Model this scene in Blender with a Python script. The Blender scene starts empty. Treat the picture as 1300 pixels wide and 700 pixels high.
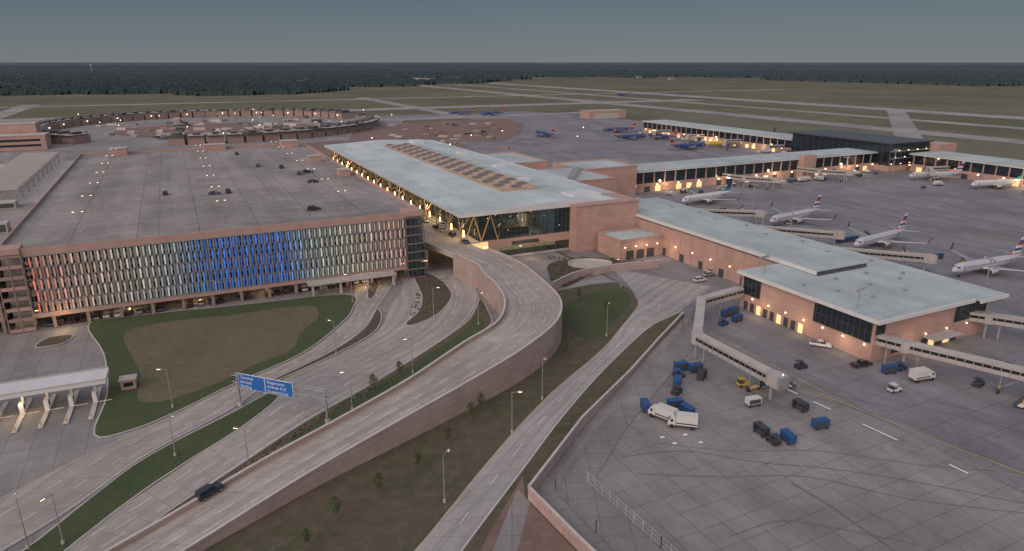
import bpy, math, random
from mathutils import Vector, Matrix, noise
random.seed(7)
sc=bpy.context.scene
sc.view_settings.view_transform='Standard'; sc.view_settings.look='None'; sc.view_settings.exposure=0
A=math.radians(26); CA,SA=math.cos(A),math.sin(A); OX,OY=-32.0,238.0
def UV(u,v): return (OX+u*CA-v*SA, OY+u*SA+v*CA)
# ------------------------------------------------------------ materials
def N(nt,t,**k):
    n=nt.nodes.new(t)
    for a,b in k.items(): setattr(n,a,b)
    return n
def base(name):
    m=bpy.data.materials.new(name); m.use_nodes=True
    nt=m.node_tree; b=nt.nodes['Principled BSDF']; return m,nt,b
def c4(c): return (c[0],c[1],c[2],1)
def mixc(nt,fac,a,b,mode='MIX'):
    n=nt.nodes.new('ShaderNodeMix'); n.data_type='RGBA'; n.blend_type=mode
    for s,i in ((fac,0),(a,6),(b,7)):
        if isinstance(s,(int,float)): n.inputs[i].default_value=s
        elif isinstance(s,tuple): n.inputs[i].default_value=c4(s)
        else: nt.links.new(s,n.inputs[i])
    return n.outputs[2]
def noi(nt,vec,scale,detail=4,rough=.6):
    n=N(nt,'ShaderNodeTexNoise'); n.inputs['Scale'].default_value=scale; n.inputs['Detail'].default_value=detail
    n.inputs['Roughness'].default_value=rough
    if vec is not None: nt.links.new(vec,n.inputs['Vector'])
    return n.outputs[0]
def ramp(nt,fac,p0,p1,c0=(0,0,0),c1=(1,1,1)):
    r=N(nt,'ShaderNodeValToRGB'); nt.links.new(fac,r.inputs[0])
    e=r.color_ramp.elements; e[0].position=p0;e[1].position=p1;e[0].color=c4(c0);e[1].color=c4(c1)
    return r.outputs[0]
def sc3(c,k): return tuple(min(1,x*k) for x in c)
def pbr(name,col,rough=.8,var=.18,scale=.25,metal=0,emit=None,es=0,bump=0):
    m,nt,b=base(name); tc=N(nt,'ShaderNodeTexCoord')
    a=noi(nt,tc.outputs['Object'],scale,5)
    col2=mixc(nt,ramp(nt,a,.3,.7),sc3(col,1-var),sc3(col,1+var))
    if var>0: nt.links.new(col2,b.inputs['Base Color'])
    else: b.inputs['Base Color'].default_value=c4(col)
    b.inputs['Roughness'].default_value=rough; b.inputs['Metallic'].default_value=metal
    if emit: b.inputs['Emission Color'].default_value=c4(emit); b.inputs['Emission Strength'].default_value=es
    return m
def slab(name,c1,c2,joint,w,h,mort,stain=.35,uv=False,tracks=False,rough=.85,sscale=.03):
    m,nt,b=base(name); tc=N(nt,'ShaderNodeTexCoord'); v=tc.outputs['UV' if uv else 'Object']
    br=N(nt,'ShaderNodeTexBrick'); br.offset=0; br.inputs['Scale'].default_value=1
    nt.links.new(v,br.inputs['Vector'])
    for i,c in (('Color1',c1),('Color2',c2),('Mortar',joint)): br.inputs[i].default_value=c4(c)
    br.inputs['Mortar Size'].default_value=mort; br.inputs['Brick Width'].default_value=w; br.inputs['Row Height'].default_value=h
    br.inputs['Mortar Smooth'].default_value=.3
    col=br.outputs[0]; ob=tc.outputs['Object']
    st=ramp(nt,noi(nt,ob,sscale,6,.65),.35,.7,(1-stain,)*3,(1.08,)*3)
    col=mixc(nt,1.0,col,st,'MULTIPLY')
    st2=ramp(nt,noi(nt,ob,sscale*14,5,.7),.3,.75,(1-stain*.5,)*3,(1.05,)*3)
    col=mixc(nt,1.0,col,st2,'MULTIPLY')
    mp=N(nt,'ShaderNodeMapping'); nt.links.new(v,mp.inputs[0]); mp.inputs['Scale'].default_value=(.02,.55,1) if uv else (.12,.025,1)
    st3=ramp(nt,noi(nt,mp.outputs[0],1.0,5,.6),.36,.64,(1-stain*.7,)*3,(1.0,)*3)
    col=mixc(nt,1.0,col,st3,'MULTIPLY')
    if tracks:
        se=N(nt,'ShaderNodeSeparateXYZ'); nt.links.new(tc.outputs['UV'],se.inputs[0])
        ma=N(nt,'ShaderNodeMath',operation='MULTIPLY'); nt.links.new(se.outputs[1],ma.inputs[0]); ma.inputs[1].default_value=2*math.pi/3.7
        si=N(nt,'ShaderNodeMath',operation='SINE'); nt.links.new(ma.outputs[0],si.inputs[0])
        t=ramp(nt,si.outputs[0],.0,1.0,(1,1,1),(.82,.82,.82))
        col=mixc(nt,.7,col,t,'MULTIPLY')
    nt.links.new(col,b.inputs['Base Color']); b.inputs['Roughness'].default_value=rough
    return m
def wallmat(name,c1,c2,joint,w,h,mort=.03,rough=.8):
    m,nt,b=base(name); tc=N(nt,'ShaderNodeTexCoord'); se=N(nt,'ShaderNodeSeparateXYZ'); nt.links.new(tc.outputs['Object'],se.inputs[0])
    ad=N(nt,'ShaderNodeMath',operation='ADD'); nt.links.new(se.outputs[0],ad.inputs[0]); nt.links.new(se.outputs[1],ad.inputs[1])
    co=N(nt,'ShaderNodeCombineXYZ'); nt.links.new(ad.outputs[0],co.inputs[0]); nt.links.new(se.outputs[2],co.inputs[1])
    br=N(nt,'ShaderNodeTexBrick'); br.offset=.5; br.inputs['Scale'].default_value=1; nt.links.new(co.outputs[0],br.inputs['Vector'])
    for i,c in (('Color1',c1),('Color2',c2),('Mortar',joint)): br.inputs[i].default_value=c4(c)
    br.inputs['Mortar Size'].default_value=mort; br.inputs['Brick Width'].default_value=w; br.inputs['Row Height'].default_value=h
    col=mixc(nt,1.0,br.outputs[0],ramp(nt,noi(nt,tc.outputs['Object'],.15,5),.3,.7,(.80,)*3,(1.06,)*3),'MULTIPLY')
    nt.links.new(col,b.inputs['Base Color']); b.inputs['Roughness'].default_value=rough
    return m
def veg(name,ca,cb,cc,s1=.05,s2=.8):
    m,nt,b=base(name); tc=N(nt,'ShaderNodeTexCoord'); v=tc.outputs['Object']
    col=mixc(nt,ramp(nt,noi(nt,v,s1,6,.65),.38,.62),ca,cb)
    col=mixc(nt,ramp(nt,noi(nt,v,s2,5,.75),.45,.72),col,cc)
    nt.links.new(col,b.inputs['Base Color']); b.inputs['Roughness'].default_value=1
    bp=N(nt,'ShaderNodeBump'); bp.inputs['Strength'].default_value=.5; bp.inputs['Distance'].default_value=.3
    nt.links.new(noi(nt,v,1.5,6,.8),bp.inputs['Height']); nt.links.new(bp.outputs[0],b.inputs['Normal'])
    return m
def glass(name,tint=(.02,.035,.045),trans=.35,rough=.08):
    m,nt,b=base(name); b.inputs['Base Color'].default_value=c4(tint); b.inputs['Roughness'].default_value=rough
    b.inputs['Specular IOR Level'].default_value=.9
    tr=N(nt,'ShaderNodeBsdfTransparent'); tr.inputs[0].default_value=(.75,.85,.9,1)
    mx=N(nt,'ShaderNodeMixShader'); mx.inputs[0].default_value=trans
    nt.links.new(b.outputs[0],mx.inputs[1]); nt.links.new(tr.outputs[0],mx.inputs[2])
    nt.links.new(mx.outputs[0],nt.nodes['Material Output'].inputs[0]); return m
M={}
M['apron']=slab('apron_concrete',(.265,.262,.28),(.29,.285,.30),(.16,.16,.17),7.5,7.5,.09,.32)
M['pave']=slab('pavement_concrete',(.31,.30,.295),(.34,.33,.32),(.19,.18,.17),5,5,.08,.32)
M['road']=slab('road_concrete',(.43,.395,.35),(.47,.43,.385),(.26,.235,.205),5,3.7,.06,.27,uv=True,tracks=True)
M['roadA']=slab('arrivals_road_concrete',(.43,.40,.37),(.47,.435,.405),(.27,.245,.22),5,3.7,.06,.27,uv=True,tracks=True)
M['svc']=slab('service_road_concrete',(.43,.415,.39),(.46,.44,.42),(.27,.25,.23),5,4,.07,.25,uv=True,tracks=True)
M['runway']=slab('runway_concrete',(.38,.365,.35),(.42,.40,.38),(.3,.3,.3),15,15,.3,.35,sscale=.01)
M['gdeck']=slab('garage_deck_concrete',(.33,.305,.285),(.37,.34,.32),(.17,.155,.15),18,9,.16,.34)
M['kerb']=pbr('kerb_concrete',(.48,.46,.43),.85,.12,.5)
M['rwall']=wallmat('retaining_wall_panels',(.40,.31,.28),(.44,.34,.31),(.28,.22,.2),3,1.5,.05)
M['terra']=wallmat('terracotta_panels',(.47,.305,.25),(.51,.335,.275),(.35,.23,.19),3.2,1.1,.035)
M['terra2']=pbr('terracotta_trim',(.41,.275,.235),.8,.12)
M['brown']=pbr('brown_precast',(.29,.21,.185),.85,.14)
M['conc']=pbr('cast_concrete',(.42,.40,.37),.85,.15,.3)
M['dark']=pbr('interior_shade',(.06,.055,.052),.9,.2)  # near-black wall colour stands in for shade deep inside the parking decks
M['metal']=pbr('grey_metal',(.35,.36,.37),.5,.1,1,.4)
M['dmetal']=pbr('dark_metal',(.08,.085,.09),.5,.1,1,.3)
M['white']=pbr('white_painted_metal',(.72,.72,.70),.5,.08,.5)
def roofm(name,col,seam): return slab(name,col,sc3(col,1.06),seam,30,1.2,.04,.22,sscale=.04)
M['roof']=roofm('pale_membrane_roof',(.54,.64,.64),(.44,.52,.53))
M['roof2']=roofm('pale_concourse_roof',(.47,.55,.54),(.39,.45,.45))
M['fascia']=pbr('white_fascia',(.60,.62,.61),.5,.08)
M['wood']=pbr('wood_soffit',(.45,.30,.15),.6,.15,.6)
M['glass']=glass('curtain_glass',(.02,.035,.045),.5)
M['glassd']=glass('dark_glass',(.015,.025,.035),.12)
M['mull']=pbr('mullion_metal',(.11,.12,.12),.4,.1,1,.3)
M['skyl']=pbr('skylight_tan_panel',(.42,.31,.22),.6,.2,.4)
M['skyd']=pbr('skylight_glass',(.15,.13,.11),.35,.25,.4)
M['grass']=veg('mown_grass',(.04,.068,.024),(.06,.085,.032),(.08,.085,.045))
M['dry']=veg('dry_brown_turf',(.135,.115,.07),(.10,.10,.052),(.17,.135,.09),.06,.5)
M['slope']=veg('sparse_slope_turf',(.10,.08,.052),(.058,.07,.032),(.14,.11,.078),.045,.4)
M['mulch']=veg('planting_mulch',(.09,.066,.052),(.055,.06,.033),(.14,.10,.08),.2,1.2)
M['soil']=veg('bare_soil',(.20,.13,.11),(.155,.11,.095),(.25,.175,.145),.02,.2)
M['infield']=veg('far_airfield_turf',(.11,.125,.08),(.155,.145,.10),(.09,.105,.068),.006,.08)
M['mark']=pbr('white_road_paint',(.72,.71,.68),.7,.2,1)
M['ymark']=pbr('yellow_road_paint',(.58,.42,.13),.7,.15,1)
M['tar']=pbr('tyre_rubber_marks',(.17,.17,.175),.7,.15,1)
M['warm']=pbr('warm_lamp',(1,.8,.5),.5,0,emit=(1,.66,.32),es=4)
M['warmhi']=pbr('warm_lamp_bright',(1,.8,.5),.5,0,emit=(1,.74,.42),es=7)
M['warmlo']=pbr('warm_glow_panel',(.6,.45,.25),.7,0,emit=(1,.68,.30),es=.9)  # warm emission on walls, doors and shops stands in for room lighting
M['intb']=pbr('interior_glow_wall',(.15,.22,.28),.7,.35,.3,emit=(.22,.42,.55),es=.16)  # wall colour given a blue-green glow of its own, imitating interior lighting
M['screen']=pbr('grey_screen_panel',(.30,.31,.33),.6,.15,.5)
M['sign']=pbr('blue_sign_sheet',(.015,.13,.42),.4,.05)
M['rubber']=pbr('rubber_black',(.025,.025,.025),.8,0)
M['carglass']=pbr('car_glass',(.02,.025,.03),.1,0)
M['redl']=pbr('tail_light',(.4,.02,.02),.3,0)
M['bark']=pbr('tree_bark',(.14,.11,.08),.95,.2,2)
M['leafa']=pbr('leaves_light',(.10,.13,.05),.9,.2,2)
M['leafb']=pbr('leaves_dark',(.05,.075,.03),.9,.2,2)
def paint(name,c,r=.3): 
    if name not in M: M[name]=pbr(name,c,r,.03,.5)
    return M[name]
# ------------------------------------------------------------ mesh builder
class MB:
    def __init__(s): s.v=[];s.f=[];s.m=[];s.sm=[];s.mats=[];s.uv={}
    def mi(s,m):
        if isinstance(m,str): m=M[m]
        if m not in s.mats: s.mats.append(m)
        return s.mats.index(m)
    def face(s,pts,m,smooth=False,uv=None):
        i=len(s.v); s.v+= [tuple(p) for p in pts]; s.f.append(tuple(range(i,i+len(pts)))); s.m.append(s.mi(m)); s.sm.append(smooth)
        if uv: s.uv[len(s.f)-1]=uv
    def fs(s,vs,faces,m,smooth=False):
        i=len(s.v); s.v+=[tuple(p) for p in vs]; k=s.mi(m)
        for f in faces: s.f.append(tuple(i+a for a in f)); s.m.append(k); s.sm.append(smooth)
    def box(s,x0,y0,z0,x1,y1,z1,m):
        if x0>x1:x0,x1=x1,x0
        if y0>y1:y0,y1=y1,y0
        s.fs([(x0,y0,z0),(x1,y0,z0),(x1,y1,z0),(x0,y1,z0),(x0,y0,z1),(x1,y0,z1),(x1,y1,z1),(x0,y1,z1)],
             [(3,2,1,0),(4,5,6,7),(0,1,5,4),(1,2,6,5),(2,3,7,6),(3,0,4,7)],m)
    def obox(s,a,b,w,z0,z1,m,z0b=None,z1b=None):
        z0b=z0 if z0b is None else z0b; z1b=z1 if z1b is None else z1b
        d=Vector((b[0]-a[0],b[1]-a[1]));
        if d.length<1e-6: return
        n=Vector((-d.y,d.x)).normalized()*w/2
        P=[(a[0]+n.x,a[1]+n.y),(a[0]-n.x,a[1]-n.y),(b[0]-n.x,b[1]-n.y),(b[0]+n.x,b[1]+n.y)]
        zz0=[z0,z0,z0b,z0b]; zz1=[z1,z1,z1b,z1b]
        s.fs([(P[i][0],P[i][1],zz0[i]) for i in range(4)]+[(P[i][0],P[i][1],zz1[i]) for i in range(4)],
             [(3,2,1,0),(4,5,6,7),(0,1,5,4),(1,2,6,5),(2,3,7,6),(3,0,4,7)],m)
    def prism(s,poly,z0,z1,ms,mt=None):
        n=len(poly); 
        ar=sum(poly[i][0]*poly[(i+1)%n][1]-poly[(i+1)%n][0]*poly[i][1] for i in range(n))
        if ar<0: poly=poly[::-1]
        for i in range(n):
            a,b=poly[i],poly[(i+1)%n]; s.face([(a[0],a[1],z0),(b[0],b[1],z0),(b[0],b[1],z1),(a[0],a[1],z1)],ms)
        s.face([(p[0],p[1],z1) for p in poly],mt or ms)
    def cyl(s,p0,p1,r0,r1,n,m,smooth=True,cap=True):
        p0,p1=Vector(p0),Vector(p1); d=(p1-p0).normalized(); up=Vector((0,0,1)) if abs(d.z)<.9 else Vector((1,0,0))
        a=d.cross(up).normalized(); b=d.cross(a)
        R=[]
        for p,r in((p0,r0),(p1,r1)):
            for i in range(n):
                t=2*math.pi*i/n; R.append(p+a*math.cos(t)*r+b*math.sin(t)*r)
        s.fs(R,[(i,(i+1)%n,n+(i+1)%n,n+i) for i in range(n)],m,smooth)
        if cap: s.fs(R,[tuple(range(n))[::-1],tuple(range(n,2*n))],m)
    def blob(s,c,r,m,sub=1):
        t=(1+5**.5)/2; V=[(-1,t,0),(1,t,0),(-1,-t,0),(1,-t,0),(0,-1,t),(0,1,t),(0,-1,-t),(0,1,-t),(t,0,-1),(t,0,1),(-t,0,-1),(-t,0,1)]
        F=[(0,11,5),(0,5,1),(0,1,7),(0,7,10),(0,10,11),(1,5,9),(5,11,4),(11,10,2),(10,7,6),(7,1,8),(3,9,4),(3,4,2),(3,2,6),(3,6,8),(3,8,9),(4,9,5),(2,4,11),(6,2,10),(8,6,7),(9,8,1)]
        k=r/1.9; s.fs([(c[0]+x*k,c[1]+y*k,c[2]+z*k) for x,y,z in V],F,m)
    def mesh(s,name):
        me=bpy.data.meshes.new(name); me.from_pydata(s.v,[],s.f)
        for m in s.mats: me.materials.append(m)
        me.polygons.foreach_set('material_index',s.m); me.polygons.foreach_set('use_smooth',s.sm)
        if s.uv:
            l=me.uv_layers.new(name='UVMap')
            for p in me.polygons:
                if p.index in s.uv:
                    for k,li in enumerate(p.loop_indices): l.data[li].uv=s.uv[p.index][k]
        me.update(); return me
    def obj(s,name,parent=None,loc=(0,0,0),rot=0):
        o=bpy.data.objects.new(name,s.mesh(name)); sc.collection.objects.link(o); o.location=loc; o.rotation_euler=(0,0,rot)
        if parent: o.parent=parent
        return o
class Bld:
    def __init__(s,name,loc=(OX,OY,0),rot=A):
        s.e=bpy.data.objects.new(name,None); sc.collection.objects.link(s.e); s.e.location=loc; s.e.rotation_euler=(0,0,rot); s.p={}
        s.e.empty_display_size=1
    def __getitem__(s,k):
        if k not in s.p: s.p[k]=MB()
        return s.p[k]
    def done(s):
        for k,b in s.p.items():
            if b.v: b.obj(k,s.e)
def inst(me,name,x,y,z=0,rot=0,scale=1):
    o=bpy.data.objects.new(name,me); sc.collection.objects.link(o); o.location=(x,y,z); o.rotation_euler=(0,0,rot)
    if scale!=1: o.scale=(scale,)*3
    return o
def cat(P,n=6,closed=False):
    P=[Vector(p) for p in P]; out=[]; L=len(P)
    rng=range(L) if closed else range(L-1)
    for i in rng:
        if closed: p0,p1,p2,p3=P[(i-1)%L],P[i],P[(i+1)%L],P[(i+2)%L]
        else: p0,p1,p2,p3=P[max(i-1,0)],P[i],P[i+1],P[min(i+2,L-1)]
        for k in range(n):
            t=k/n
            out.append(.5*((2*p1)+(p2-p0)*t+(2*p0-5*p1+4*p2-p3)*t*t+(3*p1-p0-3*p2+p3)*t**3))
    if not closed: out.append(P[-1])
    return out
def inset(poly,d):
    n=len(poly); P=[Vector((p[0],p[1])) for p in poly]
    ar=sum(P[i].x*P[(i+1)%n].y-P[(i+1)%n].x*P[i].y for i in range(n)); sg=1 if ar>0 else -1
    o=[]
    for i in range(n):
        t=(P[(i+1)%n]-P[i-1]); 
        if t.length<1e-6: t=Vector((1,0))
        t.normalize(); o.append((P[i].x-t.y*d*sg,P[i].y+t.x*d*sg))
    return o
# ------------------------------------------------------------ world, camera, sun
cam=bpy.data.cameras.new('camera'); co=bpy.data.objects.new('camera',cam); sc.collection.objects.link(co); sc.camera=co
co.location=(0,0,75); co.rotation_euler=(math.radians(90-17.4),0,0); cam.sensor_width=36; cam.lens=24.01; cam.clip_end=90000; cam.clip_start=1
w=bpy.data.worlds.new('World'); sc.world=w; w.use_nodes=True; nt=w.node_tree; bg=nt.nodes['Background']
SUN_EL=math.radians(26); SUN_AZ=math.radians(212)
d=Vector((math.sin(SUN_AZ)*math.cos(SUN_EL),math.cos(SUN_AZ)*math.cos(SUN_EL),math.sin(SUN_EL)))
sky=N(nt,'ShaderNodeTexSky'); sky.sky_type='NISHITA'; sky.sun_disc=False; sky.sun_elevation=SUN_EL; sky.sun_rotation=SUN_AZ
sky.air_density=1.0; sky.dust_density=1.0; sky.ozone_density=2.0
tc=N(nt,'ShaderNodeTexCoord'); se=N(nt,'ShaderNodeSeparateXYZ'); nt.links.new(tc.outputs['Generated'],se.inputs[0])
cr=N(nt,'ShaderNodeValToRGB'); nt.links.new(se.outputs[2],cr.inputs[0]); e=cr.color_ramp.elements
e[0].position=0; e[0].color=(.175,.195,.215,1); e[1].position=1; e[1].color=(.35,.40,.52,1)
for p_,c_ in ((.025,(.142,.168,.195)),(.08,(.090,.128,.165)),(.35,(.22,.27,.36))): x=e.new(p_); x.color=c4(c_)
dt=N(nt,'ShaderNodeVectorMath',operation='DOT_PRODUCT'); nt.links.new(tc.outputs['Generated'],dt.inputs[0]); dt.inputs[1].default_value=d
gl=ramp(nt,dt.outputs['Value'],.05,1.0,(0,0,0),(.80,.54,.43))
s1=mixc(nt,1.0,cr.outputs[0],gl,'ADD')
s2=mixc(nt,1.0,s1,mixc(nt,1.0,sky.outputs[0],(.008,.008,.008),'MULTIPLY'),'ADD')
nt.links.new(s2,bg.inputs[0]); bg.inputs[1].default_value=.92
sl=bpy.data.lights.new('sun','SUN'); sl.energy=1.25; sl.angle=math.radians(45); sl.color=(1,.83,.74)
so=bpy.data.objects.new('sun',sl); sc.collection.objects.link(so)
so.rotation_euler=d.to_track_quat('Z','Y').to_euler(); so.location=(d*500)
def plamp(x,y,z,e,c=(1,.66,.34),r=.6):
    l=bpy.data.lights.new('warm_flood_light','POINT'); l.energy=e; l.color=c; l.shadow_soft_size=r
    o=bpy.data.objects.new('warm_flood_light',l); sc.collection.objects.link(o); o.location=(x,y,z)
# ------------------------------------------------------------ ground
def gmat():
    m,nt,b=base('open_country'); tc=N(nt,'ShaderNodeTexCoord'); v=tc.outputs['Object']
    vo=N(nt,'ShaderNodeTexVoronoi'); vo.inputs['Scale'].default_value=.0016; nt.links.new(v,vo.inputs['Vector'])
    se=N(nt,'ShaderNodeSeparateColor'); nt.links.new(vo.outputs['Color'],se.inputs[0])
    near=mixc(nt,ramp(nt,noi(nt,v,.004,7,.65),.4,.6),(.12,.13,.085),(.19,.17,.12))
    near=mixc(nt,ramp(nt,noi(nt,v,.03,5,.7),.4,.75),near,(.105,.115,.07))
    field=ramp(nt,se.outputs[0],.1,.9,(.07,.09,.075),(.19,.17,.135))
    far_haze=mixc(nt,.5,field,(.07,.09,.10))  # distance haze painted into the field colour as a blue-grey mix
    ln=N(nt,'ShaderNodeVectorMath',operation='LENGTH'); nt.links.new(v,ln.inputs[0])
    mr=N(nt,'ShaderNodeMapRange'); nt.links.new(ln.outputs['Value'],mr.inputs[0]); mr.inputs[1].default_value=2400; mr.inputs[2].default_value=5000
    nt.links.new(mixc(nt,mr.outputs[0],near,far_haze),b.inputs['Base Color']); b.inputs['Roughness'].default_value=1; b.inputs['Specular IOR Level'].default_value=.1
    return m
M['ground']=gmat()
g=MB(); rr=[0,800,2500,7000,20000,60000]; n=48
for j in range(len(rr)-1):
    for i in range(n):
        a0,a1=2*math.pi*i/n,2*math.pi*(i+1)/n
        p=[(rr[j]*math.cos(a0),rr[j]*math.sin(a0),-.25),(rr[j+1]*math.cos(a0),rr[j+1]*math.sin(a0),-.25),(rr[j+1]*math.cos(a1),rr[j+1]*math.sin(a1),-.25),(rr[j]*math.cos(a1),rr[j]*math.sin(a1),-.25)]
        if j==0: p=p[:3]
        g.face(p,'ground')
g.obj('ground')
def sheet(name,poly,z,m,uvspace=False):
    b=MB(); n=len(poly); ar=sum(poly[i][0]*poly[(i+1)%n][1]-poly[(i+1)%n][0]*poly[i][1] for i in range(n))
    if ar<0: poly=poly[::-1]
    b.face([(p[0],p[1],z) for p in poly],m)
    return b.obj(name,None,(OX,OY,0) if uvspace else (0,0,0),A if uvspace else 0)
sheet('pavement',[(-420,-320),(60,-320),(60,560),(-330,560),(-420,300)],-.12,'pave',True)
sheet('apron',[(46,-420),(700,-420),(700,-60),(480,-40),(480,560),(430,760),(60,760),(62,200),(62,10)],-.05,'apron',True)
def strip(name,u0,v0,u1,v1,wd,z,m):
    b=MB(); b.obox((u0,v0),(u1,v1),wd,z-.02,z,m); return b.obj(name,None,(OX,OY,0),A)
sheet('airfield_turf',[(500,-30),(640,-30),(640,640),(500,540)],-.045,'infield',True)
sheet('airfield_turf',[(120,580),(290,590),(290,670),(120,670)],-.031,'dry',True)
for k_,(uu,wd) in enumerate(((985,60),(820,30),(670,44))): strip('runway' if wd==60 else 'taxiway',uu,-700,uu,3200,wd,-.010-k_*.005,'runway')
strip('runway',-1200,905,900,905,55,.012,'runway'); strip('taxiway',-1400,1230,1500,1230,34,.006,'runway'); strip('taxiway',-900,690,500,690,36,.018,'runway')
strip('taxiway',560,200,980,520,26,.022,'runway'); strip('taxiway',300,700,300,1300,26,.027,'runway'); strip('taxiway',-300,700,-300,1300,30,.031,'runway')
strip('runway_marking',-1180,905,880,905,1.2,.045,'mark'); strip('runway_marking',985,-700,985,3000,1.2,.05,'mark')
sheet('demolition_soil',[(-165,700),(-90,690),(-8,679),(10,760),(15,880),(-11,960),(-70,935),(-150,860),(-178,780)],.065,'soil')
sheet('demolition_soil',[(-150,560),(-60,560),(-40,640),(-70,685),(-165,690),(-230,640)],.055,'soil')
# ------------------------------------------------------------ roads
def ribbon(name,Lp,Rp,m,z=0,sub=7):
    Lc=cat([(p[0],p[1],p[2] if len(p)>2 else z) for p in Lp],sub); Rc=cat([(p[0],p[1],p[2] if len(p)>2 else z) for p in Rp],sub)
    b=MB(); s=0; K=4
    for i in range(len(Lc)-1):
        dl=((Lc[i+1]-Lc[i]).length+(Rc[i+1]-Rc[i]).length)/2; w0=(Rc[i]-Lc[i]).length; w1=(Rc[i+1]-Lc[i+1]).length
        for k in range(K):
            a,c=k/K,(k+1)/K
            b.face([Rc[i].lerp(Lc[i],a),Rc[i+1].lerp(Lc[i+1],a),Rc[i+1].lerp(Lc[i+1],c),Rc[i].lerp(Lc[i],c)],m,
                   uv=[(s,a*w0),(s+dl,a*w1),(s+dl,c*w1),(s,c*w0)])
        s+=dl
    for i,f in enumerate(b.f):
        p=[Vector(b.v[k]) for k in f]
        if (p[1]-p[0]).cross(p[2]-p[1]).z<0:
            b.f[i]=f[::-1]; b.uv[i]=b.uv[i][::-1]
    b.obj(name); return Lc,Rc
def line(b,pts,w,dz,m,dash=None):
    acc=0
    for i in range(len(pts)-1):
        a,c=pts[i],pts[i+1]; L=(c-a).length; 
        if L<1e-4: continue
        n=max(1,int(L/1.5)) if dash else 1
        for k in range(n):
            p=a.lerp(c,k/n); q=a.lerp(c,(k+1)/n)
            if dash is None or (acc%(dash[0]+dash[1]))<dash[0]:
                t=(q-p); nn=Vector((-t.y,t.x,0)).normalized()*w/2; up=Vector((0,0,dz))
                b.face([p-nn+up,q-nn+up,q+nn+up,p+nn+up],m)
            acc+=L/n
def lanes(name,Lc,Rc,fr,dash=(3,6),edge=.04,w=.13):
    b=MB()
    for t in fr: line(b,[l.lerp(r,t) for l,r in zip(Lc,Rc)],w,.02,'mark',dash)
    for t,mm in((edge,'ymark'),(1-edge,'mark')): line(b,[l.lerp(r,t) for l,r in zip(Lc,Rc)],w,.02,mm)
    b.obj(name)
EL_L=[UV(2,265)+(8,),UV(2,120)+(8,),UV(3,45)+(8,),UV(6,14)+(8,),(-14,228,8),(-9,214,8),(-4,199,8),(-2,185,8),(-4,170,8),(-12,157,7.5),(-23,140,6),(-34,126,4.7),(-47,111,3),(-55,100,2),(-62,91,1.1),(-80,66,.1)]
EL_R=[UV(21,265)+(8,),UV(21,120)+(8,),UV(21,45)+(8,),UV(21.5,8)+(8,),(-4,238,8),(4,223,8),(10,205,8),(14,188,8),(12,171,8),(3,154,7.4),(-10,138,6),(-22,124.5,4.7),(-35.5,109.5,3),(-43.5,99.5,2),(-50.5,90.5,1.1),(-66,69,.1)]
eL,eR=ribbon('departures_road',EL_L,EL_R,'road')
lanes('road_marking',eL,eR,(.28,.52,.76))
def wallalong(name,pts,th,top,m,z0=0,capm='kerb',flr=None):
    b=MB()
    for i in range(len(pts)-1):
        a,c=pts[i],pts[i+1]
        za=z0 if flr is None else a.z+flr; zc=z0 if flr is None else c.z+flr
        b.obox((a.x,a.y),(c.x,c.y),th,za,a.z+top,m,zc,c.z+top)
        b.obox((a.x,a.y),(c.x,c.y),th+.16,a.z+top+.003,a.z+top+.18,capm,c.z+top+.003,c.z+top+.18)
    return b.obj(name)
k0=4*7-3
wallalong('retaining_wall',eR[k0:],.4,.9,'rwall'); wallalong('retaining_wall',eL[k0:],.4,.9,'rwall')
wallalong('bridge_parapet',eL[:k0+1],.4,.9,'conc',flr=-1.0)
db=MB()
for i in range(0,k0):
    l,r=eL[i],eR[i]; l2,r2=eL[i+1],eR[i+1]
    db.face([(l.x,l.y,6.9),(l2.x,l2.y,6.9),(r2.x,r2.y,6.9),(r.x,r.y,6.9)],'conc')
for v in range(10,265,14):
    for u in (4.5,18.5):
        x,y=UV(u,v); db.cyl((x,y,0),(x,y,6.9),.6,.6,10,'conc')
db.obj('bridge_deck_structure')
aL,aR=ribbon('arrivals_road',[(-56,236),(-54,222),(-50,204),(-51,189),(-56,169),(-67,151),(-77,133),(-86,118),(-95,100),(-106,80)],
                     [(-42,240),(-42,225),(-43,204),(-44,187),(-49,170),(-59,152),(-64,137),(-73,119),(-78,100),(-88,78)],'roadA',0)
lanes('road_marking',aL,aR,(.36,.68))
bL,bR=ribbon('arrivals_road',[(-42,240),(-38,226),(-39,206),(-39,186),(-46,170),(-57,152),(-56,139),(-62,121),(-68,105),(-76,88),(-88,66)],
                     [(-18,250),(-15,234),(-11,216),(-13,196),(-20,177),(-33,153),(-45,133),(-54,114),(-60,100),(-66,88),(-77,66)],'roadA',.03)
lanes('road_marking',bL,bR,(.27,.5,.74))
sL,sR=ribbon('service_road',[(38,249),(41,226),(41,209),(33,190),(24,171),(9,146),(0,128),(-7,112),(-16,91),(-29,66)],
                     [(70,226),(60,212),(52,200),(43,191),(35,179),(22,156),(11,134),(3,116),(-8,91),(-18,66)],'svc',.035)
lanes('road_marking',sL[12:],sR[12:],(.5,),dash=(3,9))
def island(name,poly,m,top=.16,smooth=4,curb=True):
    P=[(p.x,p.y) for p in cat([(p[0],p[1],0) for p in poly],smooth,True)]
    b=Bld(name,(0,0,0),0)
    if curb: b['kerb'].prism(P,-.02,top-.01,'kerb'); Q=inset(P,.3)
    else: Q=P
    n=len(Q); ar=sum(Q[i][0]*Q[(i+1)%n][1]-Q[(i+1)%n][0]*Q[i][1] for i in range(n))
    if ar<0: Q=Q[::-1]
    b['turf'].face([(p[0],p[1],top) for p in Q],m); b.done(); return P
def csheet(name,poly,z,m,n=4): sheet(name,[(p.x,p.y) for p in cat([(a[0],a[1],0) for a in poly],n,True)],z,m)
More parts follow.
